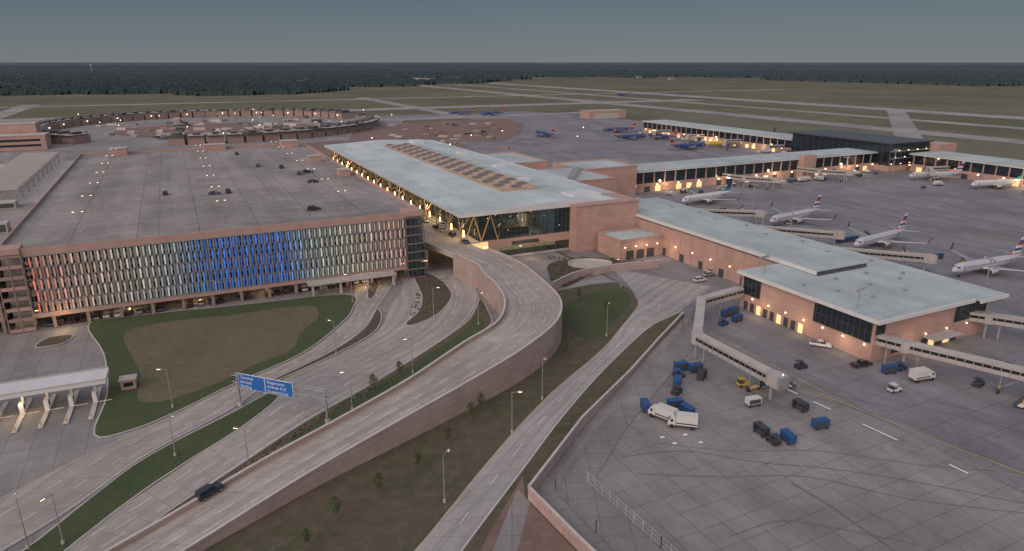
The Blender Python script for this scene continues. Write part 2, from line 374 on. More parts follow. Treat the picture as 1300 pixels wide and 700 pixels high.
island('lawn',[(-126,189),(-121,196),(-89,207),(-56,218),(-50.5,204),(-51.5,189),(-56.5,169),(-67.5,151),(-75,137),(-81,129),(-88,127),(-96,146),(-110,169)],'grass')
csheet('dry_turf',[(-112,185),(-99,194),(-86,198),(-74,204),(-64,206),(-59.5,196),(-61,183),(-60,171),(-67,161),(-71,152),(-80,142),(-87,143),(-93,156),(-102,168)],.19,'dry',5)
island('median_turf',[(-57,147),(-62.5,137),(-72.5,119),(-76,105),(-79,90),(-88,68),(-78,68),(-69,102),(-64,116),(-58,130),(-54.5,143)],'grass')
island('median_planting',[(-43,203),(-40,197),(-40,184),(-47,169),(-58.5,151.5),(-59.5,152.5),(-49,170.5),(-43.5,187)],'mulch')
island('planting_bed',[(-36,239),(-30,241),(-23,228),(-20,215),(-23,199),(-29,190),(-32,191),(-29.5,202),(-30.5,217)],'mulch')
island('planting_bed',[(-51,232),(-47,230),(-46,216),(-48,214)],'mulch')
island('planting_bed',[(-132,180),(-126,182),(-125,176),(-131,173)],'mulch')
island('median_planting',[(-10.5,214),(-7,200),(-6,192),(-9,184),(-19,168),(-32,146),(-42,130),(-51,113),(-57,99),(-61,99),(-54,114),(-45,133),(-33,153),(-20.5,177),(-13,195)],'slope')
csheet('grass_median',[(-11,196),(-17,178),(-31,153),(-42,134),(-49,118),(-46,118),(-38,130),(-26,148),(-14,168),(-8,185)],.19,'grass')
csheet('bare_ground',[(-58,101),(-53,113),(-47,123),(-45,122),(-50,113),(-56,100.5)],.21,'soil')
P=[(p.x,p.y) for p in eR[6*7-2:]]
slopeL=P+[(-60,40),(-20,40),(-29,66),(-16,91),(-7,112),(0,128),(9,146),(24,171),(33,190),(41,209),(41,223),(37,231),(28,229),(15,221),(9,212)]
sheet('grass_slope',slopeL,.08,'slope')
csheet('green_turf',[(16,205),(30,222),(38,222),(39,210),(31,193),(23,178),(17,186)],.10,'grass')
sheet('grass_verge',[(52,200),(43,191),(35,179),(22,156),(11,134),(3,116),(-8,91),(-18,66),(20,60),(22,72),(11,91),(3,105),(15,130),(30,157),(53,197)],.06,'slope')
sheet('bare_ground',[(2,112),(-4,95),(-10,75),(16,72),(10.5,91),(2.5,105)],.075,'soil')
sheet('maintenance_path',[(1,108),(-3,92),(-8,75),(-4,75),(1,92),(3.2,104)],.09,'pave')
ap=[(53,198),(41,177),(30,157),(15,130),(3,105),(11,91),(24,70)]
b=MB()
for i in range(len(ap)-1):
    h=1.1 if i<3 else 2.6
    h2=1.1 if i<2 else 2.6
    b.obox(ap[i],ap[i+1],.35,0,h,'rwall',0,h2); b.obox(ap[i],ap[i+1],.5,h+.003,h+.18,'kerb',h2+.003,h2+.18)
b.obj('apron_retaining_wall')
def fence(name,pts,h,step,m='metal'):
    b=MB()
    for i in range(len(pts)-1):
        a,c=Vector(pts[i]),Vector(pts[i+1]); L=(c-a).length; n=max(1,int(L/step))
        for k in range(n+1):
            p=a.lerp(c,k/n); b.box(p.x-.06,p.y-.06,0,p.x+.06,p.y+.06,h,m)
        for z in (.25*h,.6*h,.95*h): b.obox(a,c,.05,z,z+.06,m)
        n2=int(L/.5)
        for k in range(n2):
            p=a.lerp(c,(k+.5)/n2); b.box(p.x-.012,p.y-.012,.1,p.x+.012,p.y+.012,h*.95,m)
    return b.obj(name)
fence('security_fence',[(16,124),(8,108),(14,96),(26,76)],2.4,3,'metal')
fence('security_fence',[(14,110),(24,92),(34,74)],2.4,2.2,'conc')
fence('security_fence',[(62,214),(57,200),(50,186),(41,170)],2.4,3,'metal')
sheet('perimeter_road',[(56,196),(33,156),(18.5,130),(8,107),(14.5,95),(26,74),(34,74),(20,99),(15,110),(24,129),(42,160),(60,190)],.0,'pave')
b=MB(); ZK=[.0]
def pl(pts,w,m,z=.0,sub=6,dash=None):
    ZK[0]+=.0015
    line(b,cat([(p[0],p[1],z+ZK[0]) for p in pts],sub),w,.0,m,dash)
pl([(22,119),(35,121),(48,117),(60,115),(74,111),(91,104),(110,98)],.16,'tar')
pl([(24,113),(40,112),(56,112),(72,105),(95,100)],.14,'tar')
pl([(30,124),(45,121),(62,121),(80,116),(106,112)],.12,'tar')
pl([(52,110),(56,104),(59,97),(62,90),(64,80)],.2,'tar')
pl([(36,95),(46,99),(55,97),(66,93)],.14,'tar')
pl([(70,150),(78,138),(88,126),(100,112),(112,98)],.16,'tar')
for q in range(5):
    x0=60+q*12; pl([(x0,150-q*2),(x0+14,142-q*3),(x0+30,128-q*2)],.1,'tar')
pl([(69,150),(80,136),(92,120),(105,104),(118,88)],.22,'ymark',.01)
pl([(47,171),(56,152),(66,136),(80,122),(100,110)],.12,'ymark',.01)
pl([(66,148),(72,138),(80,125),(87,113)],.5,'mark',.012,6,(1.5,1.5))
for x,y in ((31,126),(33,123.6),(36,127),(38.5,124)): b.obox((x,y),(x+.9,y+.3),.7,0.03,.05,'mark')
for i in range(14):
    x=100+i*14; pl([(x+30,262+i*7),(x+52,250+i*7)],.25,'ymark',.01,2)
for v in (-40,-10,20,50):
    p,q=UV(150,v),UV(205,v); pl([p,q],.25,'ymark',.01,2)
    p,q=UV(370,v+80),UV(320,v+80); pl([p,q],.25,'ymark',.01,2)
for uu in (222,250,278): 
    p,q=UV(uu,-200),UV(uu,90); pl([p,q],.3,'tar' if uu!=250 else 'ymark',.012,2)
b.obj('apron_marking')
# ------------------------------------------------------------ parking garage
G=Bld('parking_garage')
Wd,Dp=-125.0,236.0
fl=[0,4.4]+[4.4+3.15*i for i in range(1,7)]
for z in fl[1:-1]: G['floor_slab'].box(Wd+6.5,.9,z-.35,-7,40,z,'conc')
G['roof_deck'].box(Wd,0.55,22.8,0,Dp,23.3,'gdeck')
pa=G['roof_parapet']
pa.box(Wd,.05,22.3,0,.5,24.5,'terra2'); pa.box(Wd,Dp-.4,22.8,0,Dp+.2,24.5,'terra2'); pa.box(-.4,.5,22.8,.1,Dp-.4,24.5,'terra2'); pa.box(Wd-.1,.5,22.8,Wd+.35,Dp-.4,24.5,'terra2')
G['walls'].box(-.6,14,0,-.05,Dp-1,22.7,'brown'); G['walls'].box(Wd,14,0,Wd+.6,Dp-1,22.7,'brown'); G['walls'].box(Wd,Dp-1,0,0,Dp-.5,22.7,'brown')
G['interior_wall'].box(Wd+1,13,0,-1,13.5,22.7,'dark')
G['interior_wall'].box(Wd+1,12.6,0,-1,12.9,4,'conc')
for i in range(15):
    u=Wd+2+i*8.65
    if 0<i<14: G['columns'].box(u-.45,.5,0,u+.45,1.6,22.3,'brown')
    G['columns'].box(u-.4,8,0,u+.4,9,22.7,'conc')
    G['ceiling_lights'].box(u+3,6.4,3.88,u+5.4,6.7,3.98,'warm')
for z in fl[1:-1]: G['spandrels'].box(Wd+6.5,.55,z-.55,-7.5,.88,z+.35,'brown')
G['spandrels'].box(Wd+6,.0,3.6,-6.3,.5,4.9,'terra2')
finmats={}
def fin(c,es):
    k=('fin',c,es)
    if k not in finmats: finmats[k]=pbr('fin_light_%d'%len(finmats),sc3(c,.55),.5,0,emit=c,es=es)
    return finmats[k]
cols=[(-117,(.95,.30,.20)),(-111,(.90,.50,.36)),(-100,(.80,.66,.50)),(-88,(.66,.74,.58)),(-78,(.36,.60,.72)),(-73,(.07,.30,.85)),(-66,(.04,.22,.9)),(-48,(.05,.25,.9)),(-43,(.30,.52,.78)),(-36,(.62,.74,.60)),(-24,(.76,.74,.52)),(-14,(.82,.60,.46)),(-7,(.80,.48,.38))]
def fcol(u):
    for i in range(len(cols)-1):
        if cols[i][0]<=u<=cols[i+1][0]:
            t=(u-cols[i][0])/(cols[i+1][0]-cols[i][0]); t=round(t*3)/3
            return tuple(round(a+(c-a)*t,2) for a,c in zip(cols[i][1],cols[i+1][1]))
    return cols[-1][1]
nf=66; pz=(22.2-5.0)/5
for i in range(nf):
    u=-117+i*(110/(nf-1)); c=fcol(u); colf=random.choice((.85,1,1.1))
    for r in range(5):
        z=5.0+r*pz; uo=u+(.16 if r%2 else -.16)
        es=round(random.choice((.22,.36,.48))*colf*(1.35 if -76<u<-44 else 1),2)
        if i%2: es=round(es*.6,2)
        G['facade_fins'].box(uo-.21,-.42,z+.3,uo+.21,.05,z+pz-.35,fin(c,es))
        G['screen_panels'].box(u+.5,.16,z+.1,u+1.1,.2,z+pz-.2,'screen')
for r in range(6):
    z=5.0+r*pz; G['facade_rails'].box(-118.5,-.12,z-.12,-6.5,.12,z+.08,'metal')
for i in range(27):
    u=-118+i*(111/26); G['facade_rails'].box(u-.06,.24,5,u+.06,.4,22.2,'metal')
# glazed stair tower (east end) and open stair tower (west end)
for u0,u1,gm in ((-6.2,0.3,'glass'),(Wd-.3,Wd+6,None)):
    G['stair_tower_frame'].box(u0,-.6,22.9,u1,6,24.8,'terra2')
    if gm: G['stair_tower_glass'].box(u0+.4,-.45,.2,u1-.4,-.40,22.8,gm)
    G['stair_tower_core'].box(u0+.5,5,0,u1-.5,5.6,22.8,'conc')
    for k in range(8):
        G['stair_tower_frame'].box(u0,-.6,k*3.15+.2,u1,-.46,k*3.15+(.55 if gm else 1.2),'brown' if k%2 or gm else 'terra2')
        G['stair_tower_flights'].box(u0+.5,-.3,k*3.15+.1,u1-.5,4.9,k*3.15+.35,'conc')
        G['stair_tower_lights'].box(u0+2,2,k*3.15-.05,u0+3,2.2,k*3.15+.05,'warm')
    for k in range(5 if gm else 3):
        uu=u0+k*(u1-u0)/(4 if gm else 2); G['stair_tower_frame'].box(uu-.12,-.72,0,uu+.12,-.61,23,'mull' if gm else 'brown')
G['entry_canopy'].box(-42,-6,3.9,-12,-.9,4.4,'conc')
for k in range(4): G['entry_canopy'].box(-41+k*9.2,-5.6,0,-40.3+k*9.2,-4.9,3.89,'conc')
dm=G['deck_stall_lines']
for ui in range(6):
    uc=-115+ui*20.5
    for k in range(75):
        v=14+k*2.85; dm.box(uc-5,v,23.302,uc+5,v+.09,23.312,'mark')
for v in (60,120,180): G['expansion_joint'].box(Wd+1,v,23.301,-1,v+.35,23.306,'tar')
for u in (-84,-43): G['expansion_joint'].box(u,1,23.307,u+.35,Dp-1,23.314,'tar')
for (u,v,a,c,h) in ((-110,226,9,7,4),(-60,228,12,6,3.4),(-16,222,10,8,4.2),(-12,150,6,5,3.2),(-8,95,5,6,3)):
    G['stair_head'].box(u,v,23.31,u+a,v+c,23.3+h,'terra2'); G['stair_head'].box(u-.3,v-.3,23.3+h+.003,u+a+.3,v+c+.3,23.6+h,'conc')
G.done()
Gw=Bld('ramp_wing_building')
for z in (4.4,8.2,12,15.8,19.6): Gw['floor_slab'].box(-168,1.0,z-.4,-126,92,z,'conc'); Gw['spandrels'].box(-168,.5,z-.7,-126,.98,z+.5,'brown')
Gw['roof'].box(-168,.5,21.2,-126,96,21.8,'gdeck'); Gw['roof_parapet'].box(-168,.1,21.0,-126,.48,22.8,'terra2')
Gw['interior_wall'].box(-168,10,0,-126.5,10.6,21,'dark'); Gw['walls'].box(-168,96.2,0,-127,232,20.6,'brown'); Gw['roof'].box(-168,96.5,20.7,-126.6,232,21.2,'conc')
for i in range(6): Gw['columns'].box(-167+i*8,.4,0,-166.2+i*8,1.5,21,'brown')
for i in range(28):
    v=98+i*4.7; Gw['canopy_frame'].box(-152,v,26.2,-134,v+.5,26.7,'conc')
for u in (-152,-146,-140,-134.5): Gw['canopy_frame'].box(u,97,25.6,u+.5,230,26.15,'conc')
for i in range(46): Gw['canopy_slats'].box(-151.5,97.5+i*2.9,26.72,-134.3,98.7+i*2.9,26.9,'conc')
for i in range(10):
    for u in (-151,-135): Gw['canopy_posts'].cyl((u,99+i*14,21.2),(u,99+i*14,25.6),.25,.25,8,'metal')
for (u,v,a,c,h) in ((-134,38,6,5,3.2),(-150,60,10,8,3),(-160,20,7,7,3.5),(-141,84,8,6,2.4)):
    Gw['plant_box'].box(u,v,21.81,u+a,v+c,21.8+h,'conc'); Gw['plant_box'].box(u+.5,v-.1,22.2,u+a-.5,v-.01,21.4+h,'dmetal')
Gw.done()
for u,v,z,e in ((-112,-4,3.2,620),(-34,6,3,350),(-22,-3,3,480),(-75,6,3,240),(-55,6,3,240),(-95,6,3,240)):
    x,y=UV(u,v); plamp(x,y,z,e,r=.4)
# ------------------------------------------------------------ terminal headhouse
T=Bld('terminal_headhouse')
def rz(u): return 19.2+1.8*(1-abs(u-58)/40)
rf=T['roof']
for a,c in ((18,34),(34,50),(68,80),(80,97)):
    v1=262; v0=9
    rf.face([(a,v0,rz(a)),(c,v0,rz(c)),(c,v1,rz(c)),(a,v1,rz(a))],'roof')
rf.face([(50,9,rz(50)),(68,9,rz(68)),(68,40,rz(68)),(50,40,rz(50))],'roof'); rf.face([(50,226,rz(50)),(68,226,rz(68)),(68,262,rz(68)),(50,262,rz(50))],'roof')
rf.face([(17.9,8.9,18.4),(97,8.9,18.4),(97,262,18.4),(17.9,262,18.4)][::-1],'wood')
for a,c in ((18,34),(34,50),(50,58),(58,66),(66,80),(80,97)):
    for vv in (8.8,262): T['roof_fascia'].fs([(a,vv-.15,18.3),(c,vv-.15,18.3),(c,vv-.15,rz(c)+.15),(a,vv-.15,rz(a)+.15),(a,vv+.15,18.3),(c,vv+.15,18.3),(c,vv+.15,rz(c)+.15),(a,vv+.15,rz(a)+.15)],[(0,1,2,3),(7,6,5,4),(3,2,6,7)],'fascia')
T['roof_fascia'].box(17.6,8.6,18.3,17.95,262,rz(18)+.15,'fascia'); T['roof_fascia'].box(97.02,22,18.3,97.3,262,rz(97)+.15,'fascia')
def onroof(part,a,c,v,w_,h,m):
    T[part].fs([(a,v,rz(a)+.01),(c,v,rz(c)+.01),(c,v+w_,rz(c)+.01),(a,v+w_,rz(a)+.01),(a,v,rz(a)+h),(c,v,rz(c)+h),(c,v+w_,rz(c)+h),(a,v+w_,rz(a)+h)],[(4,5,6,7),(0,1,5,4),(2,3,7,6)],m)
for v in range(30,262,21):
    for a,c in ((18.5,49),(69,96)): onroof('roof_seams',a,c,v,.35,.16,'fascia')
for v in range(44,226,13): onroof('roof_panels',69.5,76,v,8.5,.3,'roof2')
sk=T['skylight_band']
sk.box(49.9,40,19.8,68.1,226,21.2,'skyl')
for i in range(30):
    for j in range(3):
        v=41+i*6.15; u=50.6+j*5.9; h=1.0
        o=1.6 if (i+j)%2 else 0
        vs=[(u,v+o,21.21),(u+5.2,v+o,21.21),(u+5.2,v+3.6+o,21.21),(u,v+3.6+o,21.21),(u+1.2,v+3.2+o,21.21+h),(u+4.6,v+3.2+o,21.21+h)]
        sk.fs(vs,[(0,1,5,4),(1,2,5),(3,0,4)],'skyd' if (i+j)%2 else 'skyl'); sk.fs(vs,[(2,3,4,5)],'skyl')
        if (i+j)%2: sk.box(u,v+5.3,21.22,u+5.2,v+5.8,21.5,'fascia')
for j in range(4): sk.box(50.1+j*5.9,40.2,21.21,50.4+j*5.9,225.8,21.7,'skyl')
for (u,v,a,c,h) in ((72,16,14,10,.9),(70,60,5,5,1.4),(80,110,6,6,1.2),(82,170,6,5,1.3),(30,236,10,8,1.5),(74,236,8,10,1.8)):
    T['roof_equipment'].box(u,v,rz(u)-1,u+a,v+c,rz(u)+h,'fascia')
T['walls'].box(66.5,4,0,97,22,19.0,'terra'); T['walls'].box(66.1,3.6,19.003,97.4,22,19.6,'terra2')
T['walls'].box(96,22.01,0,96.9,262,18.28,'terra'); T['walls'].box(24,260,0,96,261,18.28,'terra')
T['walls'].box(30,9.0,4.6,66.4,10,8.0,'terra'); T['walls'].box(27,9.2,0,66.3,9.9,1.0,'conc')
T['floor'].box(27,10.1,7.4,95,258,8.0,'conc'); T['interior_wall'].box(60,10.2,8.01,60.4,250,18.2,'intb'); T['interior_wall'].box(28,40,8.01,60,40.5,18.2,'intb')
T['lobby_lights'].box(30,14,3.8,64,14.4,4.2,'warm'); T['interior_wall'].box(27.5,20,0,66,20.5,7.3,'warmlo')
for u in range(30,66,5): T['mullions'].box(u,9.0,1.0,u+.25,9.15,4.6,'mull')
T['curtain_wall'].box(27,9.2,1.0,66.4,9.25,4.6,'glass')
T['curtain_wall'].box(36,9.3,8.0,66.4,9.36,18.2,'glass')
T['curtain_wall'].box(26,10,8.0,26.06,258,18.2,'glass')
for k in range(17):
    u=36+k*1.9; T['mullions'].box(u,9.05,8,u+.13,9.29,18.25,'mull')
for z in (8.05,10.6,13.1,15.6,18.0): T['mullions'].box(36,9.0,z,66.4,9.04,z+.14,'mull')
for k in range(84):
    v=10+k*2.95; T['mullions'].box(25.8,v,8,25.99,v+.14,18.25,'mull')
for z in (8.05,11,14,17.6): T['mullions'].box(25.7,10,z,25.79,258,z+.15,'mull')
T['curtain_wall'].obox((26,10),(36,9.33),.06,8,18.2,'glass')
for k in range(30):
    v=14+k*8; T['ceiling_lights'].box(28,v,17.6,34,v+.25,17.8,'warm')
    T['interior_shop'].box(33+random.random()*5,v,8.02,50,v+5,10.5+random.random()*3.5,random.choice(['wood','warmlo','warmlo','conc']))
for k in range(34): T['ceiling_lights'].blob((31+random.random()*33,12+random.random()*24,10+random.random()*7),.22,'warmhi')
for k in range(8): T['interior_shop'].box(38+k*3.4,24,8.02,40.4+k*3.4,27,11+random.random()*3,random.choice(['warmlo','intb','wood']))
for k in range(19):
    v=14+k*13.5
    y=T['y_columns']; y.cyl((20,v,7.9),(20,v,12),.32,.28,8,'wood')
    for dv in (-3.2,3.2): y.cyl((20,v,12),(20.2,v+dv,18.4),.22,.16,6,'wood'); 
    y.cyl((20,v,12),(25,v,18.4),.2,.15,6,'wood')
    T['soffit_lights'].box(21,v-.5,18.25,22.4,v+.5,18.36,'warmhi')
    T['soffit_lights'].box(23.4,v+5,8.13,23.7,v+6,10.6,'warm')
for (a,c) in ((20,24),(27,24),(27,31),(34,31),(34,37)): T['v_struts'].cyl((a,9.6,8),(c,9.6,18.4),.26,.2,8,'wood')
T['level_sign'].box(40,8.7,5.2,52,8.98,6.6,'dmetal')
T['kerbside_walk'].box(21.8,8.5,7.6,26,258,8.12,'conc'); T['lower_wall'].box(25,20.6,0,25.5,258,7,'warmlo')
T.done()
for v in range(16,240,37):
    x,y=UV(20.5,v); plamp(x,y,14.5,1500,(1,.68,.34),.5)
x,y=UV(46,5); plamp(x,y,3.2,260); x,y=UV(50,16); plamp(x,y,14,1800,(1,.8,.55)); x,y=UV(24,4); plamp(x,y,12,500)
S_=Bld('terminal_service_wing')
def blk(B,u0,v0,u1,v1,h,m='terra',roof='roof2'):
    B['walls'].box(u0,v0,0,u1,v1,h,m); B['roof'].box(u0+.6,v0+.6,h+.002,u1-.6,v1-.6,h+.12,roof)
    t=B['parapet']; 
    t.box(u0-.15,v0-.15,h+.001,u1+.15,v0+.45,h+.8,'terra2'); t.box(u0-.15,v1-.45,h+.001,u1+.15,v1+.15,h+.8,'terra2'); t.box(u0-.15,v0+.46,h+.001,u0+.45,v1-.46,h+.8,'terra2'); t.box(u1-.45,v0+.46,h+.001,u1+.15,v1-.46,h+.8,'terra2')
blk(S_,98,60,124,104,18); blk(S_,98,135,126,185,17); blk(S_,125,96,163,128,17); blk(S_,98,106,124,134,13)
for q in range(5): S_['roof_units'].box(101+q*4.4,66+q*6,18.2,104+q*4.4,70+q*6,20,'metal')
S_.done()
L_=Bld('loading_dock_building'); blk(L_,76,-14,97.5,2,7.5)
for k in range(3): L_['dock_doors'].box(79+k*5,-14.1,0,82.5+k*5,-14.02,3.6,'dmetal')
for k in range(4): L_['wall_lamps'].box(78+k*5.2,-14.4,5,78.4+k*5.2,-14.2,5.25,'warmhi')
for k in range(4): L_['windows'].box(97.52,-12+k*3.4,3,97.6,-10+k*3.4,5,'glassd')
L_.done(); x,y=UV(86,-17); plamp(x,y,5,300)
# ------------------------------------------------------------ concourse A
C=Bld('airport_concourse')
C['walls'].box(97,-75,0,130,36,11.6,'terra'); C['walls'].box(80,-122,0,128,-75.01,11.6,'terra')
C['roof'].box(96.5,-89,12.6,118,34,13.4,'roof2')
C['roof_fascia'].box(96.3,-89.4,11.62,118.2,-89.01,13.42,'dmetal'); C['roof_fascia'].box(118.01,-89,11.61,118.3,34,13.38,'fascia'); C['roof_fascia'].box(96.2,-89,12.3,96.49,34,13.55,'fascia')
C['clerestory'].box(97,-88.8,11.61,117.8,33.8,12.59,'dmetal')
C['roof'].box(118.31,-125,11.8,131,35,12.2,'roof2'); C['roof'].box(78.8,-123.5,11.8,118.3,-89.42,12.2,'roof2'); C['roof'].box(78.8,-89.4,11.8,96.1,-74,12.2,'roof2')
C['roof_fascia'].box(78.4,-124,11.3,118,-123.52,12.3,'fascia'); C['roof_fascia'].box(118.31,-125.4,11.3,131,-125.02,12.3,'fascia'); C['roof_fascia'].box(78.4,-123.5,11.3,78.79,-74,12.3,'fascia')
C['windows'].box(79.9,-83,5.2,79.97,-76,10.6,'glassd'); C['windows'].box(79.9,-121.3,5.2,79.97,-103,10.6,'glassd'); C['windows'].box(80.4,-122.07,7.5,84,-122.01,10.6,'glassd')
C['windows'].box(113,-122.07,5.5,127,-122.01,10.4,'glassd'); C['windows'].box(88,-122.07,1,96,-122.01,3.2,'glassd'); C['windows'].box(128.01,-120,5,128.08,-20,10.4,'glassd')
for a,c in ((-83,-76),(-121.3,-103)):
    k=a
    while k<=c: C['mullions'].box(79.8,k,5.2,79.89,k+.12,10.6,'mull'); k+=1.75
    for z in (5.1,7.9,10.55): C['mullions'].box(79.74,a,z,79.79,c,z+.13,'mull')
for k in range(9): C['mullions'].box(113+k*1.75,-122.2,5.5,113.12+k*1.75,-122.08,10.4,'mull')
for k in range(9): C['service_doors'].box(79.9,-100+k*2.7+0,0,79.97,-98.4+k*2.7,2.8,'dmetal' if k%3 else 'warmlo')
for k in range(7): C['wall_lamps'].box(79.6,-120+k*6.6,4.2,79.85,-119.7+k*6.6,4.4,'warmhi')
for k in range(9): C['wall_lamps'].box(96.6,-72+k*10,5,96.95,-71.7+k*10,5.2,'warmhi')
for k in range(6): C['service_doors'].box(96.9,-60+k*11,0,96.97,-57.5+k*11,3,'dmetal')
for k in range(5): C['wall_lamps'].box(83+k*9,-122.4,4.3,83.3+k*9,-122.2,4.5,'warmhi')
for k in range(5): C['service_doors'].box(100+k*3.3,-122.1,0,102.4+k*3.3,-122.01,2.9,'warmlo' if k%2 else 'dmetal')
for q in range(8): C['roof_vents'].box(84+q*4.5,-95-(q%3)*8,12.21,84.8+q*4.5,-94.2-(q%3)*8,12.9,'metal')
for q in range(9): C['roof_vents'].box(121+(q%2)*4,-100+q*14,12.21,122+(q%2)*4,-99+q*14,12.8,'metal')
for q in range(16): C['wall_downpipes'].box(96.85,-72+q*6.8,0.1,96.98,-71.85+q*6.8,11.3,'terra2')
C['ground_canopy'].box(100,-126,3.6,112,-122.2,3.9,'conc')
C['roof_rail'].box(80,-123,12.9,118,-122.95,12.95,'metal')
C.done()
for u,v,e in ((77.5,-85,190),(77.5,-100,170),(77.5,-114,190),(94,-125,190),(110,-125,200),(94,-20,160)):
    x,y=UV(u,v); plamp(x,y,3.6,e,r=.3)
# ------------------------------------------------------------ connector and concourse B
K=Bld('airport_concourse')
def lit_block(B,u0,v0,u1,v1,h,faces='fl',step=8):
    B['walls'].box(u0,v0,0,u1,v1,5.2,'terra'); B['upper_glazing'].box(u0+.3,v0+.3,5.21,u1-.3,v1-.3,h-.6,'glassd')
    B['roof'].box(u0-1.2,v0-1.2,h-.5,u1+1.2,v1+1.2,h+.2,'roof2'); B['roof_fascia'].box(u0-1.4,v0-1.4,h-.9,u1+1.4,v1+1.4,h-.52,'fascia')
    for fc,a,e_ in (('f',u0,u1),('l',v0,v1)):
        if fc not in faces: continue
        k=a+2; j=0
        while k<e_:
            def bx(part,s0,z0,s1,z1,d0,d1,m):
                if fc=='f': B[part].box(k+s0,v0-d0,z0,k+s1,v0-d1,z1,m)
                else: B[part].box(u0-d0,k+s0,z0,u0-d1,k+s1,z1,m)
            bx('piers',-.4,5.2,.4,h-.92,.05,-.29,'terra2')
            if j%2==0: bx('wall_lamps',2,3.8,2.7,4.3,.45,.15,'warmhi')
            if random.random()<.6: bx('doors',1,0,5,3.3,.1,.03,random.choice(['dmetal','warmlo','warmlo']))
            k+=step; j+=1
lit_block(K,163.2,103,378,126,13)
K['hub_glazing'].box(378.1,92,4,420,180,19.4,'glassd'); K['hub_base'].box(377.9,91.8,0,420.2,180.2,3.98,'terra'); K['roof'].box(376,90,19.42,422,182,20.3,'dmetal')
for k in range(15): K['mullions'].box(378+k*3,91.7,4,378.2+k*3,91.9,19.4,'mull'); K['mullions'].box(377.8,92+k*6,4,378.0,92.3+k*6,19.4,'mull')
for z in (9,14): K['mullions'].box(377.7,91.6,z,420.2,91.69,z+.3,'fascia')
for k in range(12): K['interior_lights'].box(380+k*3.3,91.75,5+(k%3)*4.6,381.2+k*3.3,91.82,5.5+(k%3)*4.6,'warm')
K['tower_block'].box(421,88,0,446,112,17,'terra'); K['tower_block'].box(300,98,0,312,102.9,15,'terra')
lit_block(K,392,182.1,422,400,12.5); lit_block(K,396,-140,426,87.8,12.5)
K.done()
for u,v in ((190,98),(235,98),(280,98),(350,98),(391,60),(391,10),(387,220),(387,290),(387,360)):
    x,y=UV(u,v); plamp(x,y,5,1700,r=.8)
# ------------------------------------------------------------ old ring terminal
R_=Bld('ring_terminal',(-355,835,0),0)
for k in range(64):
    a0=math.radians(-80+k*5.2); a1=a0+math.radians(4.4)
    if 20<k<24: continue
    r0,r1=172,192
    pts=[(r0*math.cos(a0),r0*math.sin(a0)),(r1*math.cos(a0),r1*math.sin(a0)),(r1*math.cos(a1),r1*math.sin(a1)),(r0*math.cos(a1),r0*math.sin(a1))]
    R_['walls'].prism(pts,0,7.5,'brown'); 
    rc=[(p[0]*1.01,p[1]*1.01) for p in pts]; R_['roof'].prism(rc,7.52,8.6,'dmetal','conc' if k%4 else 'dmetal')
    am=(a0+a1)/2; rc2=182
    R_['roof_monitor'].prism([((rc2+dr)*math.cos(am+da),(rc2+dr)*math.sin(am+da)) for dr,da in ((-5,-.015),(5,-.015),(5,.015),(-5,.015))],8.61,11,'dmetal','brown')
    if k%3==0: R_['wall_lamps'].blob((169.5*math.cos(am),169.5*math.sin(am),5),.6,'warmhi')
R_.done()
sheet('pavement',[(-355+230*math.cos(t*math.pi/24),835+230*math.sin(t*math.pi/24)) for t in range(48)],-.02,'pave')
sheet('soil_infield',[(-330+120*math.cos(t*math.pi/12),800+90*math.sin(t*math.pi/12)) for t in range(24)],.04,'soil')
b=MB()
for k in range(110):
    a=random.random()*6.28; r=random.uniform(40,150); b.obox((-355+r*math.cos(a),835+r*math.sin(a)),(-355+r*math.cos(a)+random.uniform(3,14),835+r*math.sin(a)+random.uniform(-6,6)),random.uniform(2,5),0,random.uniform(1,3.5),random.choice(['conc','brown','dmetal','kerb']))
for k in range(50):
    x=random.uniform(-160,0); y=random.uniform(600,900); b.obox((x,y),(x+random.uniform(2,10),y+random.uniform(-4,4)),random.uniform(1.5,4),.07,random.uniform(.8,2.5),random.choice(['conc','brown','dmetal','soil']))
b.obj('construction_materials')
bb=Bld('airport_office_building',(-452,600,0),A)
blk(bb,-40,0,40,30,12); blk(bb,-20,31,30,60,20); bb['windows'].box(-36,-.1,3,36,-.02,5,'glassd'); bb['windows'].box(-36,-.1,7.5,36,-.02,9.5,'glassd'); bb.done()
bb=Bld('maintenance_hangar',(105,950,0),A); blk(bb,0,0,60,24,10,'terra2'); bb['doors'].box(8,-.1,0,48,-.02,7,'conc'); bb.done()
bb=Bld('hotel_building',(-520,560,0),A); blk(bb,0,0,50,22,16,'brown'); bb.done()
# ------------------------------------------------------------ toll plaza
tp=Bld('toll_plaza',(-96,144,0),math.radians(24))
tp['canopy'].box(-62,-4,5.0,2,3.5,5.8,'fascia'); tp['canopy_soffit'].box(-61.5,-3.6,4.9,1.6,3.1,4.99,'fascia'); tp['canopy_parapet'].box(-61.9,-3.9,5.81,1.9,-3.6,6.1,'conc'); tp['canopy_parapet'].box(-61.9,3.1,5.81,1.9,3.4,6.1,'conc')
for k in range(13):
    x=-1-k*4.7
    tp['columns'].box(x-.2,-.2,.2,x+.2,.2,4.9,'white'); tp['islands'].box(x-.5,-11,0,x+.5,6,.2,'kerb')
    tp['booths'].box(x-.45,-2.4,.2,x+.45,-.6,2.6,'white'); tp['booth_windows'].box(x-.47,-2.1,1.2,x+.47,-.9,2.1,'carglass'); tp['bollards'].cyl((x,-10,.2),(x,-10,1.2),.15,.15,8,'ymark')
    tp['gate_arms'].box(x+.4,-4.5,1,x+3.6,-4.4,1.1,'white'); tp['canopy_lights'].box(x+1.8,-1,4.82,x+2.6,-.4,4.89,'warmhi')
tp.done(); plamp(-108,135,3.6,380)
